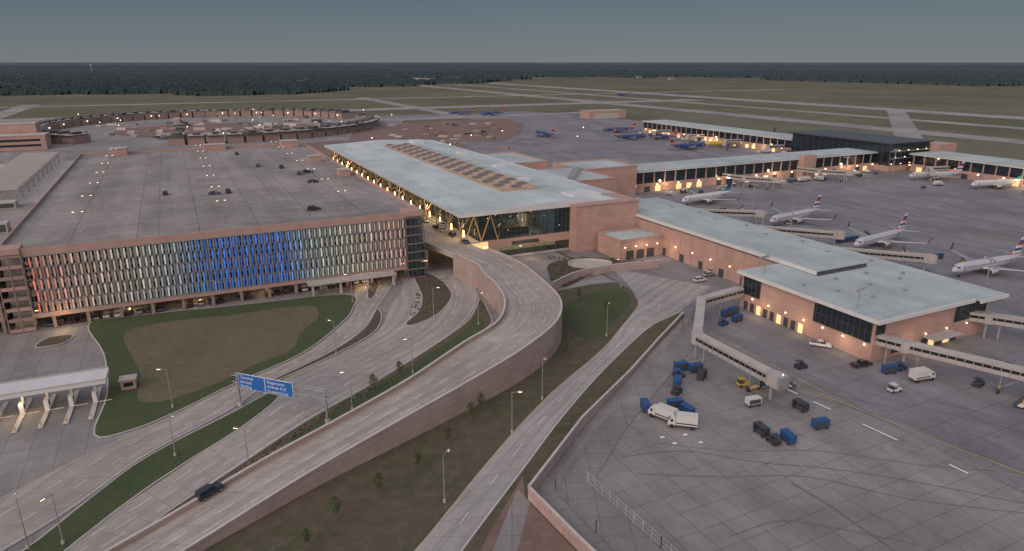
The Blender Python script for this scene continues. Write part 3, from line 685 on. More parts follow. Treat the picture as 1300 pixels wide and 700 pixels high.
bb=Bld('toll_office_booth',(-93,147,0),math.radians(24)); bb['walls'].box(0,0,0,3.2,2.6,2.6,'terra2'); bb['roof'].box(-.3,-.3,2.61,3.5,2.9,2.8,'conc'); bb['window'].box(.6,-.06,1,2.6,-.01,2.0,'carglass'); bb.done()
# ------------------------------------------------------------ sign gantry
gt=Bld('overhead_sign_gantry',(-62,140,0),math.atan2(-8,22))
Lg=23.4
for x in (0,Lg):
    gt['posts'].cyl((x,0,0),(x,0,8),.28,.24,10,'metal'); gt['footing'].cyl((x,0,0),(x,0,.9),.6,.6,10,'conc')
for z in (6.2,7.8):
    for y in (-.5,.5): gt['truss'].cyl((-1,y,z),(Lg+1,y,z),.1,.1,6,'metal')
for k in range(14):
    x=k*Lg/13; gt['truss'].cyl((x,-.5,6.2),(x+Lg/26,.5,7.8),.06,.06,5,'metal'); gt['truss'].cyl((x,-.5,6.2),(x+Lg/26,-.5,7.8),.06,.06,5,'metal'); gt['truss'].cyl((x+Lg/26,-.5,7.8),(min(x+Lg/13,Lg),-.5,6.2),.06,.06,5,'metal')
for x0,x1 in ((1.2,8.2),(8.5,15.6)):
    gt['sign_panel'].box(x0-.12,-.82,5.08,x1+.12,-.72,8.72,'mark'); gt['sign_panel_face'].box(x0,-.88,5.2,x1,-.83,8.6,'sign')
gt.done()
for x0,lines in ((1.7,("Terminal","Arrivals","Parking")),(9.0,("Departures","Airlines A-Z","Economy Lot"))):
    for i,t in enumerate(lines):
        cu=bpy.data.curves.new('sign_text','FONT'); cu.body=t; cu.size=1.0; cu.extrude=.01
        o=bpy.data.objects.new('sign_text',cu); sc.collection.objects.link(o); o.parent=gt.e; o.location=(x0,-.90,7.55-i*1.08); o.rotation_euler=(math.pi/2,0,0); cu.materials.append(M['mark'])
# ------------------------------------------------------------ lamps
def lamp_mesh(h,heads,arm=1.6):
    b=MB(); b.cyl((0,0,0),(0,0,.6),.28,.28,8,'conc'); b.cyl((0,0,.6),(0,0,h),.12,.07,8,'metal')
    for k in range(heads):
        a=2*math.pi*k/heads; dx,dy=math.cos(a),math.sin(a)
        b.cyl((0,0,h-.15),(dx*arm,dy*arm,h+.1),.05,.04,6,'metal')
        b.obox((dx*arm*.75,dy*arm*.75),(dx*arm*1.35,dy*arm*1.35),.34,h+.06,h+.2,'metal')
        b.obox((dx*arm*.8,dy*arm*.8),(dx*arm*1.3,dy*arm*1.3),.28,h+.0,h+.055,'warmhi')
    return b.mesh('street_lamp')
lm1=lamp_mesh(9.5,1)
for i,(x,y) in enumerate([(-67,119),(-77,139),(-50,113),(-25,157),(7,143),(27,181),(-12,104),(-73,93),(-78,92),(-36,138),(-47,168),(-52,210),(-10,190),(-24,196),(0,128),(38,226)]):
    inst(lm1,'street_lamp',x,y,0.1,random.random()*6.28)
lm2=lamp_mesh(6.5,2,1.2)
for u in (-106,-64,-23):
    for v in range(22,232,30):
        x,y=UV(u,v); inst(lm2,'parking_lot_lamp',x,y,23.3,A)
hm=MB(); hm.cyl((0,0,0),(0,0,18),.3,.16,8,'metal'); hm.obox((-2,0),(2,0),.3,17.4,17.7,'metal')
for k in (-1.8,-.6,.6,1.8): hm.box(k-.35,-.7,17.2,k+.35,-.2,17.9,'metal'); hm.box(k-.3,-.76,17.25,k+.3,-.71,17.85,'fascia')
hm=hm.mesh('apron_floodlight_mast')
for x,y in [(92,171),(78,202),(146,200),(100,266),(128,306),(118,330),(210,430),(262,470)]: inst(hm,'apron_floodlight_mast',x,y,0,random.random()*6)
fm=MB(); fm.cyl((0,0,0),(0,0,11),.15,.1,6,'metal'); fm.blob((0,0,11.3),.4,'warmhi'); fm.cyl((0,0,11.2),(1.2,0,11.4),.08,.06,5,'metal'); fm=fm.mesh('lit_street_lamp')
for k in range(18):
    a=random.random()*6.28; r=60+random.random()*150; inst(fm,'lit_street_lamp',-355+r*math.cos(a),835+r*math.sin(a))
for k in range(10):
    x,y=UV(-60+k*44+random.random()*9,290+random.random()*90); inst(fm,'lit_street_lamp',x,y)
um=MB(); um.cyl((0,0,0),(0,0,11),.16,.1,6,'metal'); um.cyl((0,0,10.9),(2.2,0,11.1),.08,.06,5,'metal'); um.obox((1.4,0),(2.6,0),.5,11.1,11.35,'metal'); um=um.mesh('street_lamp')
for k in range(30):
    x,y=UV(-250+random.random()*360,250+random.random()*160); inst(um,'street_lamp',x,y,0,random.random()*6)
# ------------------------------------------------------------ vehicles
def car_mesh(kind,col):
    b=MB(); c=paint('car_paint_'+'_'.join('%02d'%int(99*q) for q in col),col,.28)
    W=.92
    if kind=='sedan': low=[(-2.35,.45),(-2.3,.85),(-1.75,1.0),(1.2,1.02),(2.15,.88),(2.4,.65),(2.38,.35),(-2.3,.32)]; gh=[(-1.75,.98),(-1.15,1.42),(.35,1.45),(1.15,1.0)]
    elif kind=='suv': low=[(-2.4,.5),(-2.38,1.05),(-2.2,1.15),(1.3,1.15),(2.2,1.02),(2.42,.75),(2.4,.4),(-2.35,.38)]; gh=[(-2.2,1.12),(-1.95,1.75),(.3,1.78),(1.15,1.13)]
    else: low=[(-2.8,.55),(-2.8,1.1),(-1.0,1.12),(1.4,1.12),(2.6,1.05),(2.8,.75),(2.8,.45),(-2.8,.45)]; gh=[(-.9,1.1),(-.7,1.75),(.6,1.78),(1.35,1.1)]
    n=len(low); 
    v=[(x,W if z>.4 else W*.96,z) for x,z in low]+[(x,-(W if z>.4 else W*.96),z) for x,z in low]
    b.fs(v,[tuple(range(n))[::-1],tuple(range(n,2*n))]+[(i,(i+1)%n,n+(i+1)%n,n+i) for i in range(n)],c)
    wt=.72; g=[(x,(W-.06 if k in(0,3) else wt),z) for k,(x,z) in enumerate(gh)]
    v=g+[(x,-y,z) for x,y,z in g]; b.fs(v,[(3,2,1,0),(4,5,6,7),(0,1,5,4),(2,3,7,6)],'carglass'); 
    x1,x2=gh[1][0]-.08,gh[2][0]+.08; z=gh[1][1]
    b.box(x1,-wt-.02,z-.04,x2,wt+.02,z+.06,c)
    if kind=='pickup': b.box(-2.65,-.75,1.125,-1.0,.75,1.14,'dmetal')
    for s in (1,-1): b.box(gh[1][0]*.35-.05,s*.73,low[3][1],gh[1][0]*.35+.05,s*.84,z,c)
    for x in (-1.45,1.5):
        for s in (1,-1): b.cyl((x,s*.72,.34),(x,s*.96,.34),.34,.34,12,'rubber'); b.cyl((x,s*.955,.34),(x,s*.975,.34),.2,.2,8,'metal')
    xr=low[0][0]-.02; xf=low[5][0]
    for s in (1,-1): b.box(xr-.03,s*.55-.2,.72,xr+.05,s*.55+.2,.9,'redl'); b.box(xf-.08,s*.6-.2,.62,xf+.02,s*.6+.2,.76,'white')
    return b.mesh('parked_car')
CM=[car_mesh(k,c) for k,c in (('sedan',(.02,.02,.025)),('suv',(.03,.035,.045)),('sedan',(.3,.31,.32)),('suv',(.6,.6,.6)),('sedan',(.06,.08,.14)),('suv',(.25,.04,.03)),('pickup',(.03,.03,.035)),('pickup',(.68,.68,.68)))]
inst(CM[1],'driving_car',-53,103,2.45,math.radians(54)).rotation_euler[1]=math.radians(-5)
for i,(x,y) in enumerate([(-121,275),(-117,279),(-141,275),(-72,244),(-131,353),(-117,347),(-89,304),(-190,435),(-102,327),(-99,331),(-160,400)]):
    inst(CM[i%2 if i%4 else 4],'parked_car',x,y,23.33,A+(math.pi/2 if i%3 else 0))
for i,(x,y) in enumerate([(-32,280),(-29,275),(-24,267),(-18,256),(-38,292),(-43,303),(-30,285),(-48,315),(-55,330),(-60,342)]): inst(CM[(i*3)%5],'parked_car',x,y,8.02,A+math.pi/2)
for i in range(34):
    u=-116+i*2.95
    if random.random()<.86:
        x,y=UV(u,3.4+random.random()*.6); inst(random.choice(CM[:5]),'parked_car',x,y,0,A+math.pi/2)
inst(CM[7],'parked_pickup_truck',85,174,0,math.radians(-25)); inst(CM[2],'parked_car',72,239,0.05,.5); inst(CM[3],'parked_car',75,243,0.0,.5); inst(CM[3],'parked_car',67,232,0.05,.4)
def gc(col): return paint('gse_%s'%col,{'blue':(.02,.08,.21),'white':(.56,.56,.54),'yellow':(.5,.36,.08),'dark':(.04,.045,.06)}[col],.5)
def gse_tug(col):
    b=MB(); c=gc(col)
    b.box(-1.5,-.8,.35,1.5,.8,.95,c); b.box(-1.4,-.75,.96,-.2,.75,1.2,'dmetal'); b.box(.2,-.7,.96,.9,.7,1.3,c)
    for x in(-1.1,.1):
        for y in(-.7,.7): b.box(x-.04,y-.04,.95,x+.04,y+.04,2.0,'dmetal')
    b.box(-1.3,-.8,2.0,.3,.8,2.08,c)
    for x in(-1,1):
        for s in(-1,1): b.cyl((x,s*.6,.35),(x,s*.85,.35),.35,.35,10,'rubber')
    return b.mesh('baggage_tractor')
def cart(col,closed=True):
    b=MB(); c=gc(col); b.box(-1.7,-.8,.5,1.7,.8,.62,'dmetal'); 
    for x in(-1.65,1.65): b.box(x-.05,-.8,.62,x+.05,.8,2.0,c)
    b.box(-1.75,-.85,2.0,1.75,.85,2.1,c)
    if closed: b.box(-1.58,-.75,.63,1.58,.75,1.98,c); b.box(-1.5,-.78,.8,1.5,-.76,1.8,'dmetal')
    else: b.box(-1.3,-.6,.63,.6,.6,1.3,'dmetal')
    b.box(1.75,-.05,.4,2.6,.05,.5,'dmetal')
    for x in(-1.2,1.2):
        for s in(-1,1): b.cyl((x,s*.6,.28),(x,s*.8,.28),.28,.28,8,'rubber')
    return b.mesh('baggage_cart')
def boxtruck(col):
    b=MB(); c=gc(col); b.box(-3.2,-1.15,.9,1.3,1.15,3.1,c); b.box(-3.2,-.9,.5,2.8,.9,.89,'dmetal')
    b.fs([(1.4,-1.05,.7),(3,-1.05,.7),(3,-1.05,1.5),(2.5,-1.05,2.4),(1.4,-1.05,2.4),(1.4,1.05,.7),(3,1.05,.7),(3,1.05,1.5),(2.5,1.05,2.4),(1.4,1.05,2.4)],[(0,1,2,3,4),(9,8,7,6,5),(1,6,7,2),(3,8,9,4),(0,4,9,5)],c)
    b.fs([(3,-1.0,1.52),(3,1.0,1.52),(2.52,1.0,2.38),(2.52,-1.0,2.38)],[(0,1,2,3)],'carglass'); b.box(1.9,-1.08,1.5,2.4,-1.06,2.2,'carglass'); b.box(1.9,1.06,1.5,2.4,1.08,2.2,'carglass')
    b.box(-3.1,-1.17,1.2,1.2,-1.16,1.5,'dmetal'); b.box(-3.1,1.16,1.2,1.2,1.17,1.5,'dmetal')
    for x in(-2.2,2.1):
        for s in(-1,1): b.cyl((x,s*.8,.48),(x,s*1.12,.48),.48,.48,12,'rubber')
    return b.mesh('catering_truck')
def belt():
    b=MB(); c=gc('yellow'); b.box(-2.8,-.9,.5,2.8,.9,.9,'white'); b.box(-1.5,-.85,.91,-.3,-.1,1.8,c)
    b.fs([(-3.6,.0,.8),(4,.0,2.5),(4,.8,2.5),(-3.6,.8,.8),(-3.6,.0,1.1),(4,.0,2.8),(4,.8,2.8),(-3.6,.8,1.1)],[(3,2,1,0),(4,5,6,7),(0,1,5,4),(1,2,6,5),(2,3,7,6),(3,0,4,7)],'dmetal')
    for x in(-2,2):
        for s in(-1,1): b.cyl((x,s*.7,.4),(x,s*.98,.4),.4,.4,10,'rubber')
    return b.mesh('belt_loader')
TB,TW,TY,TD=gse_tug('blue'),gse_tug('white'),gse_tug('yellow'),gse_tug('dark'); CB,CW,CD=cart('blue'),cart('white'),cart('dark',False); BT=boxtruck('white'); BL=belt()
for m_,n_,x,y,r in [(CB,'baggage_cart',43,159,.3),(CB,'baggage_cart',46.5,158,.4),(TB,'baggage_tractor',41.5,155,.2),(CD,'baggage_cart',47,154,1),(CB,'baggage_cart',40,150,1.2),(TD,'baggage_tractor',39,146,.9),
  (CB,'baggage_cart',37,139,.2),(CB,'baggage_cart',39,136,2),(BT,'catering_truck',33,134,2.4),(BT,'catering_truck',36.5,130.5,2.9),(CB,'baggage_cart',30,138,1.6),
  (CD,'baggage_cart',52.5,127.5,1.9),(TD,'baggage_tractor',53.8,124,1.9),(CB,'baggage_cart',57,124.5,1.8),(TB,'baggage_tractor',61,150,.7),(CD,'baggage_cart',65,138,2),(CW,'baggage_cart',55,140,.3),
  (CB,'baggage_cart',66,197,.6),(CB,'baggage_cart',68,193,.6),(TB,'baggage_tractor',63,190,.6),(CB,'baggage_cart',69,199.5,.6),(CB,'baggage_cart',95,157,.2),(TB,'baggage_tractor',99,159,.5),(BT,'catering_truck',101,153,.3),
  (TW,'baggage_tractor',91,147,.3),(TD,'baggage_tractor',113,150,.6),(BL,'belt_loader',117,140,.5),(TY,'baggage_tractor',56,150,.2),(BL,'belt_loader',66,151,2.2),(CB,'baggage_cart',66,130,.2),(TD,'baggage_tractor',74,160,.3),(CD,'baggage_cart',125,158,.5),(TY,'baggage_tractor',105,120,.6),
  (TD,'baggage_tractor',160,300,.5),(CB,'baggage_cart',142,287,.5),(CB,'baggage_cart',146,288.5,.5),(CB,'baggage_cart',150,290,.5),(BL,'belt_loader',160,268,1.2),(BT,'catering_truck',128,298,.6),(TW,'baggage_tractor',134,322,.6),(BL,'belt_loader',120,352,.9),(CD,'baggage_cart',110,350,.6),(BT,'catering_truck',105,340,.8),(CB,'baggage_cart',170,262,.3),(TY,'baggage_tractor',178,258,.3),(BT,'catering_truck',270,430,.3),(TB,'baggage_tractor',255,420,.3)]:
    inst(m_,n_,x,y,0.0,r)
inst(CM[6],'parked_pickup_truck',90,161,0,.3)
for k in range(26):
    x,y=UV(180+random.random()*190,85+random.random()*12); inst(random.choice([CB,CW,TB,TW,CD,BT]),'baggage_cart',x,y,0,A+random.choice((0,1.57)))
for k in range(18):
    x,y=UV(375+random.random()*12,190+random.random()*200); inst(random.choice([CB,CW,TW,BT]),'baggage_cart',x,y,0,A+1.57)
# ------------------------------------------------------------ jet bridges
M['bridge']=pbr('jet_bridge_panel',(.38,.36,.34),.6,.12,.4)
def jetbridge(pts,lit=False):
    b=Bld('jet_bridge',(0,0,0),0)
    for i in range(len(pts)-1):
        a,c=Vector(pts[i]),Vector(pts[i+1]); w=2.5-.2*(i%2); H_=2.5
        b['tunnel'].obox((a.x,a.y),(c.x,c.y),w,a.z,a.z+H_,'bridge',c.z,c.z+H_); b['tunnel_roof'].obox((a.x,a.y),(c.x,c.y),w+.2,a.z+H_+.003,a.z+H_+.15,'conc',c.z+H_+.003,c.z+H_+.15)
        d=(c-a); L=d.length; n=max(1,int(L/1.8)); nn=Vector((-d.y,d.x,0)).normalized()
        for k in range(n+1):
            p=a.lerp(c,k/n); q0=p-nn*(w/2+.07); q1=p+nn*(w/2+.07); b['ribs'].obox((q0.x,q0.y),(q1.x,q1.y),.16,p.z-.05,p.z+H_,'metal')
        for s in (1,-1):
            q0=a+nn*s*(w/2+.02); q1=c+nn*s*(w/2+.02); b['windows'].obox((q0.x,q0.y),(q1.x,q1.y),.03,q0.z+1.1,q0.z+1.9,'carglass',q1.z+1.1,q1.z+1.9)
        p=a.lerp(c,.12 if i else .5)
        b['supports'].cyl((p.x,p.y,0),(p.x,p.y,p.z),.35,.35,10,'metal')
        b['rotunda'].cyl((c.x,c.y,c.z-.15),(c.x,c.y,c.z+2.8),1.6,1.6,14,'bridge'); b['rotunda'].cyl((c.x,c.y,0),(c.x,c.y,c.z-.15),.45,.45,10,'metal')
    a,c=Vector(pts[-2]),Vector(pts[-1]); d=(c-a).normalized(); e=c+d*2.8; nn=Vector((-d.y,d.x,0))
    b['cab'].obox((c.x,c.y),(e.x,e.y),3.0,c.z-.2,c.z+2.9,'bridge'); f=e+d*.7; b['cab_canopy'].obox((e.x,e.y),(f.x,f.y),3.2,c.z-.1,c.z+2.8,'metal')
    p=a.lerp(c,.8); q0=p-nn*1.6;q1=p+nn*1.6
    b['drive_unit'].obox((q0.x,q0.y),(q1.x,q1.y),.6,.6,1.1,'ymark')
    for q in(q0,q1): b['drive_unit'].cyl((q.x-d.x*.3,q.y-d.y*.3,.6),(q.x+d.x*.3,q.y+d.y*.3,.6),.6,.6,10,'rubber'); b['drive_unit'].cyl((q.x,q.y,1),(q.x,q.y,p.z),.15,.15,6,'metal')
    s0=c+nn*2.6; b['service_stair'].obox((s0.x,s0.y),(s0.x-d.x*5,s0.y-d.y*5),.9,c.z-.3,c.z,'metal',0,.3)
    if lit: b['cab_light'].blob((e.x,e.y,c.z+3.3),.14,'warmhi')
    b.done()
jetbridge([(72,204,4.6),(57,194,4.6),(48.5,166,4.6),(60,143,4.2)],True)
jetbridge([(94,166,4.8),(100,160,4.8),(120,144,4.3)])
jetbridge([(126,184,4.8),(134,180,4.8),(158,168,4.3)])
for u,v,nx,ny in ((131,-6,141,274),(131,-46,158,238),(131,28,122,317)):
    x,y=UV(u,v); d=Vector((nx-x,ny-y)); jetbridge([(x,y,4.6),(x+d.x*.35,y+d.y*.35+4,4.6),(x+d.x*.9,y+d.y*.9+3,4.3)])
for u in (235,300): 
    x,y=UV(u,102.5); x2,y2=UV(u+4,88); x3,y3=UV(u+16,76); jetbridge([(x,y,4.6),(x2,y2,4.6),(x3,y3,4.3)])
for v in (200,250,300,350):
    x,y=UV(391,v); x2,y2=UV(376,v+3); x3,y3=UV(362,v-10); jetbridge([(x,y,4.6),(x2,y2,4.6),(x3,y3,4.3)])
for v in (60,0):
    x,y=UV(395,v); x2,y2=UV(380,v+3); x3,y3=UV(366,v-8); jetbridge([(x,y,4.6),(x2,y2,4.6),(x3,y3,4.3)])
# ------------------------------------------------------------ aircraft
def airliner(body,tailc,accent=None,belly=None,fin2=None):
    L=39.0; b=MB(); r=L*.049; zc=3.45
    bm_=paint('aircraft_'+body[0],body[1],.3); tm=paint('aircraft_'+tailc[0],tailc[1],.3); ac=paint('aircraft_'+accent[0],accent[1],.3) if accent else tm
    be=paint('aircraft_'+belly[0],belly[1],.3) if belly else bm_
    prof=[(0,.02,-.35),(.008,.25,-.32),(.02,.45,-.26),(.04,.68,-.16),(.07,.88,-.06),(.11,1,0),(.3,1,0),(.5,1,0),(.66,1,0),(.74,.92,.08),(.82,.74,.24),(.9,.48,.45),(.96,.25,.62),(1.0,.06,.72)]
    n=20; rings=[[(p[0]*L,p[1]*r*math.cos(2*math.pi*i/n),zc+p[2]*r+p[1]*r*1.03*math.sin(2*math.pi*i/n)) for i in range(n)] for p in prof]
    for j in range(len(prof)-1):
        for i in range(n):
            zc_=(i+.5)/n; low=.52<zc_<.98
            b.face([rings[j][i],rings[j+1][i],rings[j+1][(i+1)%n],rings[j][(i+1)%n]][::-1],be if low else bm_,False)
    for s in(1,-1):
        b.fs([(.028*L,s*r*.42,zc+.22*r),(.055*L,s*r*.80,zc+.25*r),(.062*L,s*r*.66,zc+.52*r),(.04*L,s*r*.38,zc+.42*r)],[(0,1,2,3)],'carglass')
        for k in range(44):
            x=.13*L+k*.0148*L; b.box(x,s*r*.975,zc+.18*r,x+.2,s*r*1.004,zc+.36*r,'carglass')
        for x in(.09,.78): b.box(x*L,s*r*(.93 if x<.5 else .84),zc-.35*r,x*L+.9,s*r*(.985 if x<.5 else .9),zc+.55*r,'metal')
    b.box(.034*L,-.35*r,zc+.40*r,.042*L,.35*r,zc+.50*r,'carglass')
    def wing(xr0,xr1,xt0,xt1,y0,y1,z0,z1,t0,t1,m):
        for s in(1,-1):
            v=[(xr0,s*y0,z0),(xr1,s*y0,z0),(xt1,s*y1,z1),(xt0,s*y1,z1),(xr0+.3,s*y0,z0+t0),(xr1,s*y0,z0+t0*.4),(xt1,s*y1,z1+t1*.4),(xt0+.1,s*y1,z1+t1)]
            b.fs(v,[(3,2,1,0),(4,5,6,7),(0,1,5,4),(1,2,6,5),(2,3,7,6),(3,0,4,7)],m)
    wing(.36*L,.56*L,.455*L,.545*L,.6*r,.16*L,zc-.6*r,zc-.3*r,.7,.4,'metal'); wing(.455*L,.545*L,.59*L,.625*L,.16*L,.44*L,zc-.3*r,zc+.25*r,.4,.18,'metal')
    for s in(1,-1):
        y=s*.44*L; b.fs([(.59*L,y,zc+.3*r),(.625*L,y,zc+.3*r),(.66*L,y+s*.7,zc+.3*r+2.3),(.64*L,y+s*.7,zc+.3*r+2.3),(.59*L,y+s*.1,zc+.3*r),(.625*L,y+s*.1,zc+.3*r),(.66*L,y+s*.8,zc+.3*r+2.3),(.64*L,y+s*.8,zc+.3*r+2.3)],[(0,1,2,3),(7,6,5,4),(0,3,7,4),(1,5,6,2)],ac)
        ye=s*.135*L; b.cyl((.335*L,ye,zc-1.25),(.35*L,ye,zc-1.2),.85,1.02,16,bm_,cap=False); b.cyl((.35*L,ye,zc-1.2),(.43*L,ye,zc-1.1),1.02,.72,16,be); b.cyl((.337*L,ye,zc-1.25),(.345*L,ye,zc-1.25),.84,.84,16,'dmetal'); b.cyl((.43*L,ye,zc-1.1),(.46*L,ye,zc-1.05),.45,.2,12,'dmetal'); b.box(.37*L,ye-.15,zc-.6,.47*L,ye+.15,zc-.1,'metal')
        b.cyl((.48*L,s*2.7,1.3),(.48*L,s*2.7,zc-.4*r),.14,.14,8,'metal'); b.cyl((.48*L,s*2.4,.55),(.48*L,s*3.1,.55),.55,.55,12,'rubber')
    wing(.885*L,.955*L,.965*L,.99*L,.3*r,.175*L,zc+.45*r,zc+.75*r,.3,.15,'metal')
    b.cyl((.11*L,0,.4),(.11*L,0,zc-.8*r),.1,.1,8,'metal'); b.cyl((.11*L,-.3,.4),(.11*L,.3,.4),.38,.38,12,'rubber')
    def finp(x0,x1,x2,x3,z0,z1,t0,t1,m):
        v=[(x0,-t0,z0),(x1,-t0*.4,z0),(x2,-t1*.4,z1),(x3,-t1,z1),(x0,t0,z0),(x1,t0*.4,z0),(x2,t1*.4,z1),(x3,t1,z1)]
        b.fs(v,[(0,1,2,3),(7,6,5,4),(0,3,7,4),(1,5,6,2),(3,2,6,7)],m)
    zb=zc+.9*r; zt=zb+.165*L
    xs=lambda t:(.83*L+(.955-.83)*L*t, .965*L+(1.005-.965)*L*t)
    bands=fin2 or [tailc]; nb=len(bands)
    for k,cc in enumerate(bands):
        t0,t1=k/nb,(k+1)/nb; a0,a1=xs(t0); c0,c1=xs(t1); finp(a0,a1,c1,c0,zb-.6+(zt-zb+.6)*t0,zb-.6+(zt-zb+.6)*t1,.22-.14*t0,.22-.14*t1,paint('aircraft_'+cc[0],cc[1],.35))
    b.fs([(.76*L,-.1,zb-.1),(.84*L,-.15,zb-.3),(.845*L,-.1,zb+.9),(.76*L,.1,zb-.1),(.84*L,.15,zb-.3),(.845*L,.1,zb+.9)],[(0,1,2),(5,4,3),(0,2,5,3)],paint('aircraft_'+bands[0][0],bands[0][1],.35))
    return b.mesh('airliner')
wh=('white',(.55,.56,.57)); sil=('silver',(.44,.46,.49)); navy=('navy',(.02,.05,.14)); sw=('swblue',(.04,.07,.20)); swo=('sworange',(.58,.18,.05)); yel=('yellow',(.62,.43,.06)); red=('red',(.42,.04,.05)); stw=('stripe_white',(.6,.6,.61)); sb=('stripe_blue',(.04,.08,.26)); teal=('teal',(.03,.26,.30))
PA=airliner(sil,navy,navy,None,[red,stw,sb,stw,red,sb,stw]); PL=airliner(wh,navy,teal,None,[teal,navy,navy]); PS=airliner(sw,sw,swo,None,[swo,sw,swo]); PY=airliner(yel,yel,yel,None,[yel])
def plane(me,nose,tail,scale=1):
    a=math.atan2(tail[1]-nose[1],tail[0]-nose[0]); inst(me,'parked_airliner',nose[0],nose[1],0,a,scale)
plane(PL,(92,365),(129,388)); plane(PA,(122,316),(160,341)); plane(PA,(141,272),(177,296)); plane(PA,(159,236),(196,252))
plane(PL,(282,417),(320,425)); plane(PA,(262,450),(300,455))
plane(PS,(-93,1031),(-50,1042)); plane(PS,(-45,1010),(-5,1030)); plane(PS,(100,768),(138,775)); plane(PS,(140,715),(165,680)); plane(PY,(178,634),(215,640)); plane(PS,(240,1611),(290,1640))
plane(PS,(25,740),(45,702)); plane(PS,(150,760),(175,785))
for v in (230,275,320): 
    x,y=UV(432,v); x2,y2=UV(470,v+10); plane(PS if v!=275 else PL,(x,y),(x2,y2))
for v in (262,350):
    x,y=UV(355,v-6); x2,y2=UV(320,v-4); plane(PS,(x,y),(x2,y2))
# ------------------------------------------------------------ garden in front of terminal
pts=cat([(14,222,3),(22,233,3),(31,240,3),(42,245,3),(56,249,3)],5); wallalong('garden_wall',pts,.4,0,'rwall')
island('planting_bed',[(17,226),(28,238),(40,244),(50,249),(44,257),(30,262),(14,252)],'mulch',.5,curb=False)
sheet('plaza',[(30+8*math.cos(t*math.pi/12),252+5*math.sin(t*math.pi/12)) for t in range(24)],.53,'conc')
b=MB()
for k in range(24):
    a0,a1=k*math.pi/12,(k+1)*math.pi/12; b.obox((30+8.3*math.cos(a0),252+5.3*math.sin(a0)),(30+8.3*math.cos(a1),252+5.3*math.sin(a1)),.4,.5,1.4,'kerb')
b.obj('plaza_seat_wall')
b=MB()
for k in range(260):
    x=random.uniform(14,52);y=random.uniform(226,262)
    if (x-30)**2/80+(y-252)**2/35<1.2 or y<221+(x-14)*.72+5: continue
    for q in range(3): b.blob((x+random.gauss(0,.3),y+random.gauss(0,.3),.6+random.random()*.3),random.uniform(.15,.45),random.choice(['leafb','leafa','bark']))
b.obj('shrubs')
b=MB()
for k in range(130):
    x=random.uniform(-32,-23);y=random.uniform(196,236)
    for q in range(2): b.blob((x+random.gauss(0,.3),y+random.gauss(0,.3),.25),random.uniform(.12,.35),random.choice(['leafb','bark','leafa']))
for k in range(150):
    i=random.randrange(5*7,len(bR)-14); p=bR[i].lerp(bR[i+1],random.random()); s_=random.uniform(1.2,3.6)
    b.blob((p.x+s_,p.y-s_*.2,.25),random.uniform(.15,.4),random.choice(['leafb','bark','leafb']))
b.obj('shrubs')
# ------------------------------------------------------------ trees
def sapling(seed,h=4.0):
    rs=random.Random(seed); b=MB(); b.cyl((0,0,0),(rs.uniform(-.1,.1),0,h*.8),.07,.025,7,'bark')
    for k in range(8):
        a=rs.random()*6.28; z=h*rs.uniform(.35,.7); l=h*rs.uniform(.08,.16); b.cyl((0,0,z),(math.cos(a)*l,math.sin(a)*l,z+h*.14),.025,.012,5,'bark')
    for q in range(520):
        t=rs.random(); z=h*(.36+.62*t); R=h*.23*math.sin(math.pi*min(1,(.12+t*.86)))**.7
        a=rs.random()*6.28; rr_=R*rs.random()**.45*(1+.3*math.sin(3*a+seed+5*t)); c=Vector((math.cos(a)*rr_,math.sin(a)*rr_,z)); n=Vector((rs.gauss(0,1),rs.gauss(0,1),rs.gauss(0,1))).normalized(); u=n.orthogonal().normalized()*rs.uniform(.05,.10); v=n.cross(u)
        b.face([c-u-v,c+u-v,c+u+v,c-u+v],'leafa' if rs.random()<.55 else 'leafb')
    return b.mesh('young_tree')
TM=[sapling(i,3.8+i*.35) for i in range(4)]
for i,(x,y) in enumerate([(-18,114),(-13,123),(-9,133),(-30,99),(-33,92),(-7,138),(-33,147),(29,198),(14,166),(-28,155),(22,212),(-24,106)]):
    inst(TM[i%4],'young_tree',x,y,.1,random.random()*6)
# distant woodland
def fmat():
    m,nt,b=base('woodland_canopy'); tc=N(nt,'ShaderNodeTexCoord'); v=tc.outputs['Object']
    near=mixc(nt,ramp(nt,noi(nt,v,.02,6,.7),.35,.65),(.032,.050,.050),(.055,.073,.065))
    far_haze=mixc(nt,ramp(nt,noi(nt,v,.002,5,.7),.35,.65),(.062,.085,.105),(.085,.105,.122))  # paler blue canopy tones carry painted haze, blended in with distance
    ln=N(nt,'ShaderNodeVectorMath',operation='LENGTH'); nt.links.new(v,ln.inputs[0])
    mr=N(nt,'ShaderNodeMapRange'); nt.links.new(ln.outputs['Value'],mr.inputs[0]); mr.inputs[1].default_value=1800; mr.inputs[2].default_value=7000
    nt.links.new(mixc(nt,mr.outputs[0],near,far_haze),b.inputs['Base Color']); b.inputs['Roughness'].default_value=1; b.inputs['Specular IOR Level'].default_value=0
    return m
M['forest']=fmat()
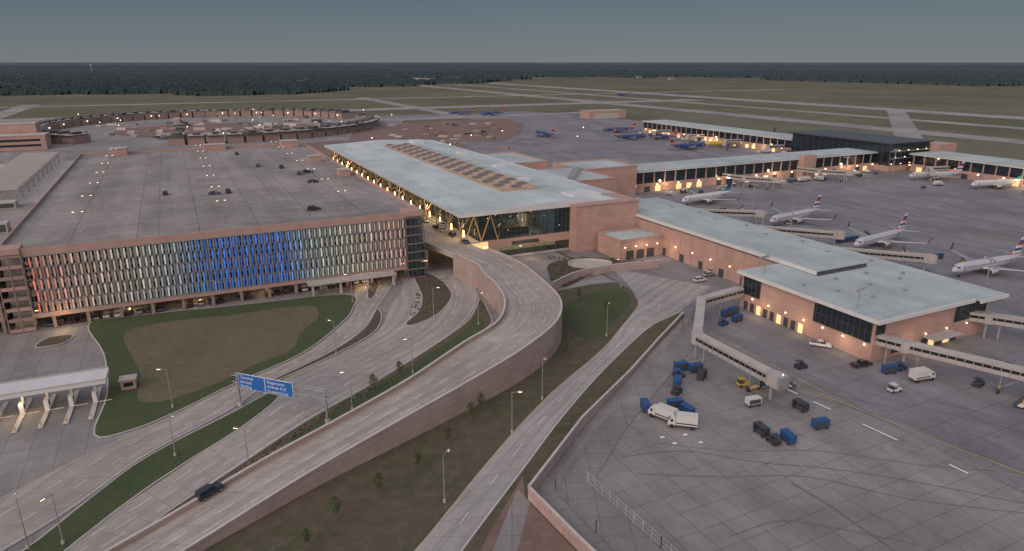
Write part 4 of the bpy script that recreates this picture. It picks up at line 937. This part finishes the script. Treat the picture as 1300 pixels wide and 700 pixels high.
r=1500; rs_=[]
while r<16000: rs_.append(r); r*=1.0085
na=620; idx={}; V=[];F=[]
def fh(x,y,r,az):
    nn=noise.noise(Vector((x*.0011,y*.0011,3)))+.6*noise.noise(Vector((x*.004,y*.004,7)))+.25*noise.noise(Vector((x*.015,y*.015,9)))
    lim= 1750 if az<-.30 else (1750+ (az+.30)*3200 if az<.25 else 3300-(az-.25)*1800)
    d=(r-lim)/900
    if r<lim: return None
    t=nn+min(d,.5)+(.12 if r>4500 else 0)
    if az<-.28: t+=.12
    if t<.18: return None
    return 6+6*noise.noise(Vector((x*.03,y*.03,0)))+4*random.random()
for i,r in enumerate(rs_):
    for j in range(na):
        az=math.radians(-43+86*j/(na-1)); x=r*math.sin(az)+random.uniform(-3,3);y=r*math.cos(az)+random.uniform(-3,3)
        h=fh(x,y,r,az); idx[(i,j)]=(len(V),h is not None); V.append((x,y,h if h is not None else -3))
for i in range(len(rs_)-1):
    for j in range(na-1):
        q=[idx[(i,j)],idx[(i,j+1)],idx[(i+1,j+1)],idx[(i+1,j)]]
        if sum(a[1] for a in q)>=2: F.append(tuple(a[0] for a in q))
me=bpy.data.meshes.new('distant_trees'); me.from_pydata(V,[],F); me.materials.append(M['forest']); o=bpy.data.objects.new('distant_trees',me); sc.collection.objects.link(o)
wt=Bld('water_tower',(-3300,5600,0),0); wt['tank'].cyl((0,0,38),(0,0,44),4,10,16,'conc'); wt['tank'].cyl((0,0,44),(0,0,52),10,6,16,'conc'); wt['stem'].cyl((0,0,0),(0,0,38),2.5,2,12,'conc'); wt.done()
for k in range(22):
    a=math.radians(random.uniform(-38,38)); r=random.uniform(2600,5200); bb=Bld('distant_warehouse',(r*math.sin(a),r*math.cos(a),0),random.random())
    w_=random.uniform(15,40); bb['walls'].box(0,0,0,w_,18,random.uniform(6,9),'conc'); bb['roof'].box(-.5,-.5,9.01,w_+.5,18.5,9.6,'metal'); bb['windows'].box(2,-.2,2,w_-2,-.05,4,'carglass'); bb.done()
